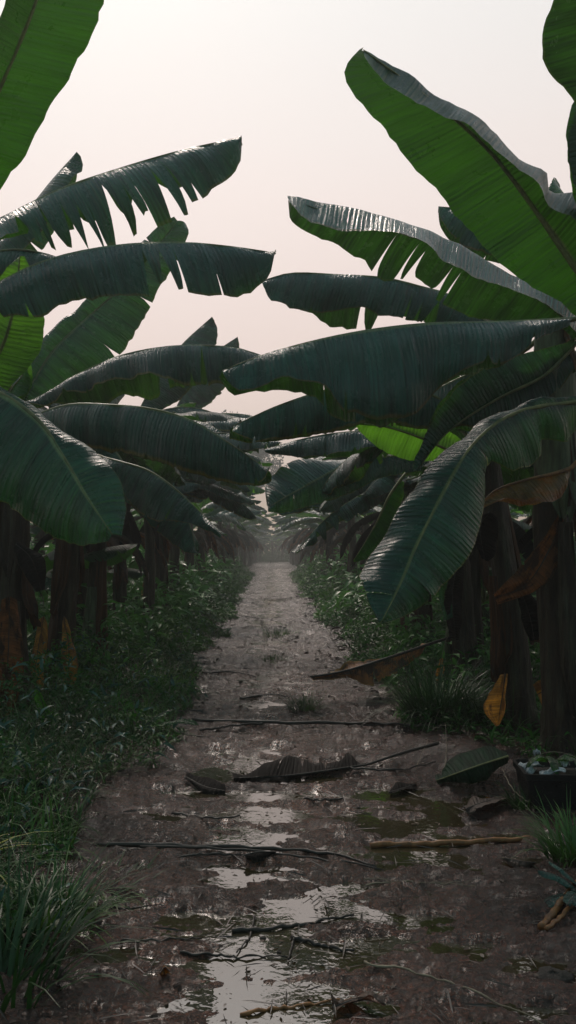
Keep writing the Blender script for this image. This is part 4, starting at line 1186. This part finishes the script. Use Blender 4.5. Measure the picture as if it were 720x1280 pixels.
x = np.sign(rg.normal(size=n)) * rg.uniform(5.5, 14, n); y = 14 * (58 / 14) ** rg.random(n)
leaf_stuff('undergrowth', np.stack([x, y, rg.random(n) ** 1.3 * 1.5 * (0.8 + 0.5 * vnoise(x * 0.7, y * 0.7))], 1), rg.uniform(0.10, 0.26, n), MT['weed_light'], rg, 'leafy undergrowth between the back rows of banana plants')
# leaf litter under the stems
n = 9000
x = rg.uniform(-4.5, 4.5, n); y = 2 * (30 / 2) ** rg.random(n)
keep = (x < edge_l(y) + 0.1) | (x > edge_r(y) - 0.35)
x, y = x[keep], y[keep]; n = len(x)
z = np.where(np.abs(x - 0.2) < 1.9, mud_h(x, y), 0.03) + 0.012
leaf_stuff('litter', np.stack([x, y, z], 1), rg.uniform(0.02, 0.09, n) * np.clip(y / 6, 0.8, 2), MT['litter'], rg, 'scattered brown leaf litter at the foot of the banana stems', flat=0.15, ratio=0.3)
# crumbs, small leaf bits and clods on the path
n = 2600
x = rg.normal(0.15, 0.75, n); y = 1.9 * (30 / 1.9) ** rg.random(n)
z = np.maximum(mud_h(x, y), WATER_Z) + 0.006
leaf_stuff('debris', np.stack([x, y, z], 1), rg.uniform(0.008, 0.034, n) * np.clip(y / 5, 0.8, 2.5), MT['litter'], rg, 'tiny dark scraps of leaf strewn over the wet mud', flat=0.2, ratio=0.5, curl=0.4)

n = 1500
x = rg.normal(0.1, 0.85, n); y = 1.9 * (30 / 1.9) ** rg.random(n)
z = np.maximum(mud_h(x, y), WATER_Z) + 0.007
leaf_stuff('debris', np.stack([x, y, z], 1), rg.uniform(0.03, 0.16, n) * np.clip(y / 7, 0.8, 1.6), MT['twig'], rg, 'fine dark stalks and fibres trodden into the mud', flat=0.05, ratio=0.06, curl=0.12)
Vs = []; Fs = []; off = 0
for side, n, y0, y1, wd in ((-1, 5200, 2.6, 26, 1.7), (1, 3200, 5.6, 26, 1.6)):
    x, y, d = scatter(n, y0, y1, rg, side, wd)
    keep = vnoise(x * 1.6 + 7, y * 1.1) > 0.0
    x, y, d = x[keep], y[keep], d[keep]; n = len(x)
    v, f = blades(np.stack([x, y, 0.0 * x], 1), rg.uniform(0.25, 0.55, n) * np.clip(0.4 + d, 0.4, 1), 0.009 * np.clip(y / 8, 1, 2.5) * rg.uniform(0.6, 1.4, n), rg.uniform(0.6, 2.2, n), rg)
    Vs.append(v); Fs.append(f + off); off += len(v)
tag(mesh_obj('grass', np.vstack(Vs), np.vstack(Fs).astype(np.int32), MT['grass_fresh']), 'taller fresh green grass in patches over the weeds', None, None, 'stuff')

# ---------- single tufts of grass
def tuft(px, py, n, h, w, label, mat='grass', spread=0.06, seed=1, name='grass_tuft', cat='grass tuft', bend=(0.3, 1.6), el=(0.05, 0.7)):
    g = G(px, py)
    rr = np.random.default_rng(seed)
    a = rr.uniform(0, 6.28, n); r = spread * rr.random(n) ** 0.5
    pos = np.stack([np.cos(a) * r, np.sin(a) * r, 0 * a], 1)
    v, f = blades(pos, h * rr.uniform(0.55, 1.1, n), w * rr.uniform(0.7, 1.3, n), rr.uniform(*bend, n), rr, az=a + rr.uniform(-0.7, 0.7, n), el=rr.uniform(*el, n), seg=5)
    o = mesh_obj(name, v, f.astype(np.int32), MT[mat])
    o.location = (g[0], g[1], gz(g[0], g[1]) - 0.005)
    tag(o, label, cat)
    return o


tuft(381, 886, 190, 0.22, 0.005, 'small green grass tuft alone in the middle of the mud path', 'grass', 0.13, 1)
tuft(352, 792, 150, 0.17, 0.010, 'flat grass patch far along the middle of the path', 'grass', 0.3, 2)
tuft(338, 822, 130, 0.12, 0.008, 'low grass patch behind the lone tuft on the path', 'grass', 0.2, 12)
tuft(548, 905, 620, 0.60, 0.010, 'big arching grass clump at the path edge below the fallen stalk', 'grass_mid', 0.20, 3)
tuft(600, 912, 260, 0.42, 0.010, 'grass clump between the big arching clump and the orange leaf', 'grass_mid', 0.15, 13)
tuft(490, 850, 240, 0.42, 0.010, 'grass clump under the brown fallen leaf', 'grass_mid', 0.2, 14)
tuft(222, 988, 60, 0.08, 0.005, 'tiny grass sprig on the mud beside the weed bank', 'grass', 0.08, 4)
tuft(470, 893, 90, 0.09, 0.003, 'small brownish dry grass tuft on the mud', 'litter', 0.08, 5)
tuft(722, 1075, 240, 0.27, 0.009, 'bright green grass clump in front of the black pot', 'grass_fresh', 0.14, 6)
tuft(655, 1010, 120, 0.16, 0.006, 'green sprigs at the corner of the black pot', 'grass', 0.06, 7)
tuft(5, 1240, 110, 0.46, 0.012, 'long bladed grass clump low at the frame corner', 'grass_mid', 0.16, 8, bend=(0.4, 1.7))
tuft(60, 1160, 180, 0.26, 0.008, 'dark grass clump spilling onto the mud', 'grass', 0.16, 9)
tuft(120, 1110, 140, 0.16, 0.006, 'flattened dark grass on the mud beside the long sticks', 'grass', 0.2, 10, el=(0.8, 1.4))
tuft(-60, 1105, 26, 0.48, 0.014, 'yellow green arching grass blades at the frame edge', 'yellow_blade', 0.05, 11, bend=(0.9, 1.7), el=(0.3, 0.7))

# broad single leaves weed: blue-green plant at lower right
def broad_plant(px, py, specs, mat, label, cat='weed', name='broadleaf_weed', d=None):
    g = G(px, py)
    o = empty(name, (g[0], g[1], gz(g[0], g[1])))
    tag(o, label, cat)
    p = {'o': o, 'crown': np.array([g[0], g[1], gz(g[0], g[1])]), 'base': g}
    for k, (az_, L, W, e0, e1, pet) in enumerate(specs):
        gen_leaf(p, R_(az_), length=L, W=W, e0=e0, e1=e1, pet=pet, fold=12, foldend=25, mat=mat, ntear=0, seed=int(px * 3 + k), wave=0.012, nu=16, nv=4, rib=True, r0=0.004)
    return o


MT['bl'] = leaf_mat('bluish_weed_leaf', (0.014, 0.075, 0.058), (0.03, 0.10, 0.06), (0.03, 0.14, 0.07), edge=0.0, wet=0.3, trans=0.2, rib=(0.05, 0.12, 0.08))
MT['gl'] = leaf_mat('fresh_weed_leaf', (0.02, 0.085, 0.022), (0.04, 0.13, 0.02), (0.08, 0.30, 0.02), edge=0.0, wet=0.3, trans=0.35, rib=(0.05, 0.14, 0.04))
broad_plant(735, 1130, [(200, 0.20, 0.035, 35, -45, 0.06), (170, 0.17, 0.03, 55, 0, 0.05), (230, 0.17, 0.03, 50, -30, 0.05), (140, 0.15, 0.03, 60, 10, 0.05)], 'bl', 'blue green broad leaved weed at the path edge below the grass')
broad_plant(60, 925, [(250, 0.30, 0.05, 80, 50, 0.06), (300, 0.25, 0.045, 70, 10, 0.05), (200, 0.25, 0.04, 60, 0, 0.05)], 'gl', 'broad upright green leaf standing in the weed bank')
broad_plant(170, 925, [(0, 0.42, 0.03, 40, -25, 0.05), (30, 0.3, 0.03, 55, 0, 0.05)], 'gl', 'low arching strap leaf reaching from the weed bank to the mud')
broad_plant(45, 1000, [(250, 0.26, 0.03, 60, -30, 0.05), (300, 0.24, 0.03, 50, -30, 0.05), (330, 0.2, 0.03, 70, 0, 0.05), (210, 0.24, 0.03, 50, -30, 0.05)], 'bl', 'bluish drooping weed among the dark bank grass')
# many broader weed leaves over the bank, individually unresolvable
n = 1500
x, y, d = scatter(n, 2.2, 14, rg, -1, 2.2)
leaf_stuff('broad_weeds', np.stack([x, y, hills(x, y, d) * rg.uniform(0.6, 1.1, n)], 1), rg.uniform(0.05, 0.12, n), MT['weed_blue'], rg, 'broader bluish weed leaves mixed through the bank', ratio=0.28)
n = 900
x, y, d = scatter(n, 5.6, 16, rg, 1, 2.4)
leaf_stuff('broad_weeds', np.stack([x, y, hills(x, y, d) * rg.uniform(0.6, 1.1, n)], 1), rg.uniform(0.08, 0.17, n), MT['weed'], rg, 'broader weed leaves mixed under the pot side stems', ratio=0.28)

# ================================================================== THINGS LYING ON THE PATH
def stick(pts, r, label, mat='twig', name='stick', cat='stick', branches=(), lift=0.01, seed=0, taper=0.5, rough=0.35):
    rr = np.random.default_rng(seed + 5)
    parts = []
    g0 = G(*pts[0])
    allp = [pts] + list(branches)
    for bi, pp in enumerate(allp):
        W = []
        for p in pp:
            z = p[2] if len(p) > 2 else 0
            g = G(p[0], p[1], z)
            W.append([g[0], g[1], (max(gz(g[0], g[1]), WATER_Z) + lift) if z == 0 else z])
        c = cat_rom(W, 26)
        if all(len(p) < 3 for p in pp):
            zz_ = np.array([max(gz(q[0], q[1]), WATER_Z) for q in c])
            ln_ = np.linspace(zz_[:6].mean(), zz_[-6:].mean(), 27)
            c[:, 2] = ln_ + np.percentile(zz_ - ln_, 85) + r * 0.6
        c[:, 2] += 0.006 * vnoise(np.arange(27) * 0.7 + seed, np.zeros(27)) 
        c[:, 1] += 0.006 * vnoise(np.arange(27) * 0.5 + seed * 3, np.zeros(27))
        rad = r * (1 if bi == 0 else 0.6) * np.linspace(1, taper, 27) * (1 + rough * vnoise(np.arange(27) * 1.3 + seed, np.zeros(27) + bi))
        parts.append(tube(c, rad, 7))
    v, f = merge(parts)
    org = np.array([g0[0], g0[1], 0.0])
    o = mesh_obj(name, v, f, MT[mat], origin=org)
    o.location = tuple(org)
    tag(o, label, cat)
    return o


stick([(240, 905), (330, 908), (430, 908), (555, 911)], 0.014, 'long straight dark stalk lying right across the path behind the black leaf', seed=1, taper=0.8, rough=0.1,
      branches=[[(330, 908), (290, 912), (250, 917)], [(430, 911), (500, 914), (556, 917)]])
stick([(120, 1057), (220, 1061), (320, 1063), (400, 1068), (470, 1086)], 0.011, 'longest dark stick lying across the path with a clump at its middle', seed=2,
      branches=[[(175, 1062), (300, 1068), (400, 1078), (480, 1092)], [(220, 1072), (270, 1068), (330, 1066)]])
stick([(455, 1103), (520, 1101), (595, 1107)], 0.003, 'thin pale straw lying over the greenish puddle', 'straw', 'straw', 'straw', seed=3, branches=[[(455, 1099), (520, 1104), (590, 1104)]])
stick([(290, 1158), (350, 1154), (442, 1138)], 0.008, 'dark twig near the bottom with an upright fork', seed=4, branches=[[(318, 1140), (312, 1165), (296, 1184)]])
stick([(365, 1166), (400, 1175), (443, 1184)], 0.008, 'short dark twig below the forked one', seed=5, branches=[[(368, 1166), (360, 1195)]])
stick([(225, 1188), (290, 1190), (360, 1189)], 0.005, 'thin dark twig lying over the brightest lower puddle', seed=6)
stick([(150, 1174), (200, 1175), (252, 1172)], 0.005, 'thin twig on the mud beside the grass', seed=16)
stick([(455, 1208), (530, 1222), (600, 1248), (690, 1290)], 0.004, 'long thin pale root trailing to the bottom corner', 'straw', 'root', 'root', seed=7)
stick([(300, 1260), (370, 1250), (440, 1240)], 0.006, 'reddish twig at the very bottom of the path', 'cane', seed=8)
stick([(463, 1054), (520, 1052), (590, 1051), (662, 1048)], 0.013, 'orange brown cane lying level at the path edge', 'cane', 'cane', 'cane', seed=9, taper=0.9, rough=0.1)
stick([(676, 1166), (700, 1140), (735, 1105)], 0.013, 'orange brown cane pointing into the corner below the blue green weed', 'cane', 'cane', 'cane', seed=10, taper=0.9, rough=0.1,
      branches=[[(682, 1172), (706, 1150), (740, 1118)]])
stick([(660, 1003, 0.05), (640, 985, 0.1), (628, 962, 0.14)], 0.003, 'thin pale root curling beside the black pot', 'straw', 'root', 'root', seed=11)
stick([(627, 1068), (650, 1075), (672, 1082)], 0.003, 'thin pale straw in front of the bright grass clump', 'straw', 'straw', 'straw', seed=12)
stick([(410, 778), (430, 765), (450, 742)], 0.02, 'far dark stalk slanting up at the path edge', seed=13)
stick([(300, 960), (320, 970), (337, 979)], 0.004, 'short pale twig in front of the black leaf', 'straw', 'stick', seed=14)
stick([(438, 965), (500, 967), (545, 957)], 0.007, 'thin dark stalk beside the stem of the black leaf', seed=15)
stick([(180, 893), (215, 897), (255, 893)], 0.010, 'dark twig at the foot of the weed bank behind the long stalk', seed=17)
stick([(190, 917), (230, 921), (262, 923)], 0.007, 'dark twig just in front of the long straight stalk', seed=18)
stick([(556, 962), (558, 935, 0.07), (557, 906, 0.18)], 0.004, 'pale straw standing upright beside the grass clump', 'straw', 'straw', 'straw', seed=19, branches=[[(540, 912, 0.16), (557, 906, 0.18), (566, 908, 0.17)]])
stick([(520, 965), (534, 940), (534, 925, 0.05)], 0.002, 'short pale straw by the stalk end', 'straw', 'straw', 'straw', seed=20)
stick([(120, 1135), (150, 1132), (185, 1128)], 0.006, 'dark twig half hidden in the flattened grass', seed=21)
stick([(640, 875, 0.25), (665, 885, 0.2), (700, 905, 0.1)], 0.004, 'thin pale stalk leaning across the stem behind the pot', 'straw', 'straw', 'straw', seed=22)
for k, (a_, b_, c_) in enumerate([((300, 770), (330, 773), (350, 771)), ((255, 845), (290, 842), (320, 846)), ((300, 872), (340, 868), (362, 872)), ((330, 748), (350, 749), (372, 747)), ((395, 835), (420, 838), (445, 836)), ((215, 1020), (260, 1027), (300, 1024)), ((380, 1000), (400, 1003), (430, 1001))]):
    stick([a_, b_, c_], 0.007 + 0.004 * (k < 4), ['small stick on the far path', 'stick lying before the second grass patch', 'short stick close behind the lone tuft', 'farthest stick on the foggy path', 'short stick beside the fallen brown leaf', 'reddish twig across the puddle edge', 'tiny twig in the greenish puddle'][k], seed=30 + k)


def ground_leaf(M, Nn, F, mat, label, name='fallen_leaf', cat='fallen leaf', zM=0.05, zN=0.01, zF=0.01, wave=0.02, tears=(), r0=0.007, rm='twig', seed=0, extra=None):
    """a leaf lying on the ground: pixel curves brought down to given heights above the mud"""
    def cv(L, z):
        out = []
        for p in L:
            zz_ = p[2] if len(p) > 2 else z
            g = G(p[0], p[1], zz_)
            g2 = max(gz(g[0], g[1]), WATER_Z) if zz_ < 0.09 else 0
            out.append([g[0], g[1], zz_ + g2])
        return cat_rom(out, ND)
    Mc = cv(M, zM); A = cv(Nn, zN); B = cv(F, zF)
    T = unit(np.gradient(Mc, axis=0)); nm = unit(np.cross(A - Mc, T))[10:-10].mean(0)
    s = 1 if nm[2] > 0 else -1
    org = np.array([Mc[0][0], Mc[0][1], 0.0])
    o = empty(name, org); tag(o, label, cat)
    rr = np.random.default_rng(seed)
    make_blade('blade', Mc, [A], [B], s, MT[mat], o, org, rr, nu=36, nv=5, tearsA=list(tears), wave=wave, bulge=0.1, ragged=3, droop=0.02)
    pts = Mc if extra is None else np.vstack([cv(extra, zM), Mc])
    k = np.linspace(0, len(pts) - 1, 36).astype(int)
    v, f = tube(pts[k], np.linspace(r0, 0.002, 36), 6)
    mesh_obj('midrib', v, f, MT[rm], o, origin=org)
    return o


# the blackened leaf across the path
ground_leaf([(452, 954), (400, 960), (350, 966), (292, 968)], [(450, 951), (435, 946), (425, 953), (405, 950), (390, 955), (372, 947), (355, 957), (335, 956), (310, 963), (290, 966)], [(450, 956), (420, 960), (400, 964), (370, 966), (350, 972), (315, 972), (294, 969)],
            'dark', 'black withered leaf with a long stem lying across the middle of the path', zM=0.035, zN=0.02, seed=3, extra=[(548, 934), (500, 944), (455, 954)], r0=0.012, tears=[0.3, 0.5, 0.7], wave=0.03)
ground_leaf([(232, 974), (255, 980), (282, 984)], [(232, 972), (255, 975), (282, 982)], [(232, 976), (255, 986), (280, 987)], 'dark', 'small dark leaf on the mud near the weed bank', seed=4, r0=0.004, zM=0.02)
ground_leaf([(486, 986), (502, 981), (520, 977)], [(488, 983), (502, 976), (520, 975)], [(488, 989), (505, 987), (521, 980)], 'dark', 'small dark leaf on the mud close to the green fallen leaf', seed=5, r0=0.004, zM=0.02)
ground_leaf([(582, 1012), (600, 1005), (632, 998)], [(585, 1007), (605, 998), (633, 995)], [(583, 1018), (610, 1014), (634, 1004)], 'brown', 'brown leaf lying by the foot of the black pot', seed=6, r0=0.004, zM=0.03)
ground_leaf([(630, 1068), (650, 1071), (670, 1074)], [(632, 1064), (650, 1066), (668, 1071)], [(630, 1073), (650, 1079), (668, 1078)], 'brown', 'small reddish brown leaf behind the thin pale straw', seed=16, r0=0.003, zM=0.025)
# dark clump on the longest stick
ground_leaf([(305, 1068), (322, 1066), (345, 1066)], [(308, 1066), (322, 1056), (342, 1062)], [(308, 1072), (325, 1074), (345, 1067)], 'dark', 'crumpled black leaf scrap at the middle of the longest stick', seed=7, r0=0.004, zM=0.02, zN=0.02, wave=0.04)
ground_leaf([(415, 1250), (450, 1240), (482, 1246)], [(418, 1248), (440, 1234), (480, 1242)], [(416, 1256), (450, 1252), (482, 1252)], 'brown', 'curled brown leaf at the bottom edge of the path', seed=8, r0=0.004, zM=0.02, zN=0.03, wave=0.03)
ground_leaf([(200, 1212), (206, 1202), (212, 1212)], [(198, 1210), (204, 1198), (210, 1208)], [(202, 1216), (208, 1206), (214, 1215)], 'orange', 'tiny reddish leaf near the lower grass clump', seed=9, r0=0.002, zM=0.03)
# green fallen leaf beside the pot
ground_leaf([(635, 945, 0.16), (595, 958, 0.13), (545, 972, 0.05)], [(632, 938, 0.14), (595, 940, 0.12), (560, 955, 0.06), (545, 970, 0.02)], [(632, 955, 0.08), (600, 978, 0.04), (565, 978, 0.02), (548, 976, 0.01)],
            'leaf_dull', 'dark green leaf lying on the mud against the black pot', seed=10, r0=0.006, rm='rib', wave=0.015)
# broken stalk with brown hanging blade leaning over the verge
def leaning_leaf():
    M = [(584, 790, 8.6), (540, 804, 8.2), (480, 824, 7.8), (430, 839, 7.6), (388, 846, 7.6)]
    Mc = cat_rom([at(*p) for p in M], ND)
    A = cat_rom([at(*p) for p in [(530, 812, 8.15), (505, 838, 7.85), (482, 850, 7.7), (462, 862, 7.6), (445, 850, 7.6), (415, 848, 7.6), (392, 850, 7.6)]], ND)
    B = cat_rom([at(*p) for p in [(532, 806, 8.3), (500, 812, 8.0), (470, 820, 7.95), (440, 828, 7.9), (410, 836, 7.8), (390, 844, 7.65)]], ND)
    Ms = cat_rom([at(*p) for p in M[1:]], ND)
    org = np.array([Mc[-1][0], Mc[-1][1], 0.0])
    o = empty('fallen_leaf', org); tag(o, 'broken dry leaf with orange brown blade slanting from the verge onto the path', 'fallen leaf')
    make_blade('blade', Ms, [A], [B], 1, MT['dyb'], o, org, np.random.default_rng(2), nu=44, nv=6, tearsA=[0.3, 0.55], wave=0.03, bulge=0.1, ragged=4, droop=0.1)
    k = np.linspace(0, ND, 30).astype(int)
    v, f = tube(Mc[k], np.linspace(0.016, 0.010, 30), 7)
    mesh_obj('midrib', v, f, MT['twig'], o, origin=org)


MT['dyb'] = leaf_mat('broken_leaf_brown', (0.30, 0.11, 0.025), (0.30, 0.11, 0.025), (0.45, 0.17, 0.03), edge=0.15, edge_col=(0.34, 0.16, 0.02), wet=0.1, trans=0.3, rough=0.6, rib=(0.05, 0.03, 0.02), blotch=(0.055, 0.026, 0.014))
leaning_leaf()
# small hanging orange leaf behind
def small_upright(px, py, d, h, w, mat, label, seed):
    Mc = cat_rom([at(px, py, d), at(px - 2, py + h * 0.5, d - 0.02), at(px - 6, py + h, d)], ND)
    A = cat_rom([at(px - w * .3, py + 2, d), at(px - w, py + h * 0.55, d - 0.04), at(px - w, py + h * 0.95, d)], ND)
    B = cat_rom([at(px + w * .3, py + 2, d), at(px + w * .6, py + h * 0.55, d - 0.04), at(px, py + h, d)], ND)
    org = np.array([Mc[-1][0], Mc[-1][1], 0.0])
    o = empty('fallen_leaf', org); tag(o, label, 'dead leaf')
    make_blade('blade', Mc, [A], [B], 1, MT[mat], o, org, np.random.default_rng(seed), nu=16, nv=4, wave=0.01, ragged=2)
    c = cat_rom([at(px, py, d), at(px + 4, py - 18, d + .05), at(px + 10, py - 30, d + .1)], 8)
    v, f = tube(c, np.linspace(0.003, 0.002, 9), 5)
    mesh_obj('stalk', v, f, MT['straw'], o, origin=org)


small_upright(552, 822, 8.2, 30, 7, 'orange', 'small orange leaf caught upright in the grass clump', 3)
small_upright(540, 917, 6.3, 12, 7, 'orange', 'little yellow leaf at the end of the long straight stalk', 4)

# clods
def clod(px, py, r, label, seed, mat='rock', flat=0.5):
    g = G(px, py)
    rr = np.random.default_rng(seed)
    nu_, nv_ = 20, 12
    V = []; F = []
    for i in range(nv_ + 1):
        ph = math.pi * i / nv_
        for k in range(nu_):
            th = 2 * math.pi * k / nu_
            q = r * (1 + 0.35 * float(vnoise(math.cos(th) * 2 + seed * 7, math.sin(th) * 2 + ph * 1.7)) + 0.15 * float(vnoise(th * 3 + seed, ph * 5)))
            V.append((q * math.sin(ph) * math.cos(th), q * math.sin(ph) * math.sin(th) * 0.9, q * math.cos(ph) * flat))
    for i in range(nv_):
        for k in range(nu_):
            F.append((i * nu_ + k, (i + 1) * nu_ + k, (i + 1) * nu_ + (k + 1) % nu_, i * nu_ + (k + 1) % nu_))
    o = mesh_obj('mud_clod', V, F, MT[mat])
    o.location = (g[0], g[1], max(gz(g[0], g[1]), WATER_Z) + r * 0.1)
    tag(o, label, 'mud clod')


clod(692, 1215, 0.05, 'largest wet dark clod at the lower corner of the path', 1, 'soil', 0.35)
rr_ = random.Random(3)
for k in range(14):
    py = 740 + 520 * rr_.random() ** 0.9
    px = 340 + (py - 690) * rr_.uniform(-0.62, 0.72)
    clod(px, py, rr_.uniform(0.005, 0.011), 'small dark clod of mud on the path surface', 10 + k, 'soil', 0.6)
for o in list(bpy.data.objects):
    if o.name.startswith('mud_clod') and 'small dark clod' in o.get('label', ''):
        o['group'] = 'small mud clods strewn over the path'

# ================================================================== THE BLACK POT
def rounded_rect(w, d, r, n=5):
    P = []
    for cx, cy, a0 in ((w - r, d - r, 0), (-w + r, d - r, 90), (-w + r, -d + r, 180), (w - r, -d + r, 270)):
        for k in range(n + 1):
            a = R_(a0 + 90 * k / n)
            P.append((cx + r * math.cos(a), cy + r * math.sin(a)))
    return P


gp = G(704, 1012)
pot = empty('planter', (gp[0], gp[1] + 0.06, gz(gp[0], gp[1]) - 0.04))
tag(pot, 'black plastic planter box beside the path at the frame edge', 'planter')
pot.rotation_euler = (0, 0, R_(-4))
prof = [(0.0, 0.16, 0.13), (0.02, 0.165, 0.135), (0.20, 0.195, 0.16), (0.205, 0.205, 0.17), (0.235, 0.208, 0.172), (0.235, 0.192, 0.158), (0.19, 0.188, 0.153), (0.17, 0.185, 0.15)]
V = []; F = []
for z, w, d in prof:
    V += [(x, y, z) for x, y in rounded_rect(w, d, 0.035)]
m = 24
for i in range(len(prof) - 1):
    for k in range(m):
        F.append((i * m + k, i * m + (k + 1) % m, (i + 1) * m + (k + 1) % m, (i + 1) * m + k))
F.append(tuple(range(m - 1, -1, -1)))
mesh_obj('shell', V, F, MT['plastic'], pot, smooth=False)
V = [(x, y, 0.20 + 0.012 * float(vnoise(x * 30, y * 30))) for x, y in rounded_rect(0.186, 0.151, 0.03)] + [(0, 0, 0.215)]
mesh_obj('soil', V, [(k, (k + 1) % 24, 24) for k in range(24)], MT['soil'], pot)


def scrap(dx, dy, z, sx, sy, label, seed, rot=0):
    base = pot.location
    nn = 9
    V = []; F = []
    for i in range(nn):
        for j in range(nn):
            u, v = i / (nn - 1) - .5, j / (nn - 1) - .5
            k = 1 + 0.3 * float(vnoise(u * 3 + seed, v * 3))
            V.append((u * sx * k, v * sy * k, 0.02 * float(vnoise(u * 5 + seed * 3, v * 5)) + 0.012 * (1 - 4 * u * u)))
    top = len(V)
    V += [(a, b, c - 0.006) for a, b, c in V]
    for i in range(nn - 1):
        for j in range(nn - 1):
            a = i * nn + j
            F.append((a, a + nn, a + nn + 1, a + 1)); F.append((a + top, a + top + 1, a + top + nn + 1, a + top + nn))
    rim = [(0, j) for j in range(nn)] + [(i, nn - 1) for i in range(1, nn)] + [(nn - 1, j) for j in range(nn - 2, -1, -1)] + [(i, 0) for i in range(nn - 2, 0, -1)]
    ri = [i * nn + j for i, j in rim]
    for q in range(len(ri)):
        a, b = ri[q], ri[(q + 1) % len(ri)]
        F.append((a, b, b + top, a + top))
    o = mesh_obj('plastic_scrap', V, F, MT['white'])
    o.location = (base[0] + dx, base[1] + dy, base[2] + z)
    o.rotation_euler = (0.25, -0.1, rot)
    tag(o, label, 'plastic scrap')


scrap(-0.13, 0.04, 0.235, 0.11, 0.06, 'pale crumpled scrap at the near corner of the planter, topmost of its heap', 1, 0.3)
scrap(-0.155, -0.04, 0.228, 0.06, 0.04, 'small pale scrap on the planter corner rim', 2, 1.0)
scrap(-0.07, -0.12, 0.235, 0.13, 0.05, 'long flat whitish scrap at the front rim of the planter', 3, 0.1)
scrap(0.02, -0.02, 0.25, 0.05, 0.05, 'small bluish white scrap beside the seedling', 4, 0.8)
scrap(0.10, -0.08, 0.245, 0.07, 0.05, 'whitish scrap at the far end of the planter', 5, 0.5)
scrap(-0.08, 0.10, 0.28, 0.035, 0.025, 'tiny white scrap raised behind the seedling', 6, 0.2)
base = np.array(pot.location)
sdl = empty('seedling', (base[0] - 0.03, base[1] + 0.02, base[2] + 0.2)); tag(sdl, 'green seedling with drooping leaves growing from the planter', 'seedling')
sp_ = {'o': sdl, 'crown': np.array(sdl.location), 'base': np.array(sdl.location)}
for k, (az_, L, W, e0, e1, pet) in enumerate([(265, 0.17, 0.05, 80, -85, 0.07), (200, 0.17, 0.045, 82, -80, 0.07), (320, 0.18, 0.045, 80, -80, 0.07), (20, 0.15, 0.04, 75, -50, 0.06)]):
    gen_leaf(sp_, R_(az_), length=L, W=W, e0=e0, e1=e1, pet=pet, fold=15, foldend=25, mat='gl', ntear=0, seed=900 + k, wave=0.004, nu=16, nv=4, r0=0.003)
wr = cat_rom([base + np.array(p) for p in [(-0.12, 0.08, 0.23), (-0.06, 0.06, 0.29), (0.03, 0.02, 0.30), (0.11, -0.03, 0.27), (0.16, -0.06, 0.21)]], 24)
v, f = tube(wr, 0.0022, 6)
o = mesh_obj('wire', v, f, MT['straw'], origin=wr[0]); o.location = tuple(wr[0]); tag(o, 'thin pale wire looped over the planter', 'wire')

# ---------- object-space noise on copied plants shares one mesh; final settings
scene.view_settings.view_transform = 'Standard'
scene.view_settings.look = 'None'
scene.view_settings.exposure = 0.0
scene.view_settings.gamma = 1.0
scene.render.engine = 'CYCLES'
scene.cycles.use_denoising = True
scene.cycles.max_bounces = 8
scene.cycles.diffuse_bounces = 3
scene.cycles.glossy_bounces = 3
scene.cycles.transmission_bounces = 4
scene.cycles.volume_bounces = 1
scene.cycles.caustics_reflective = False
scene.cycles.caustics_refractive = False
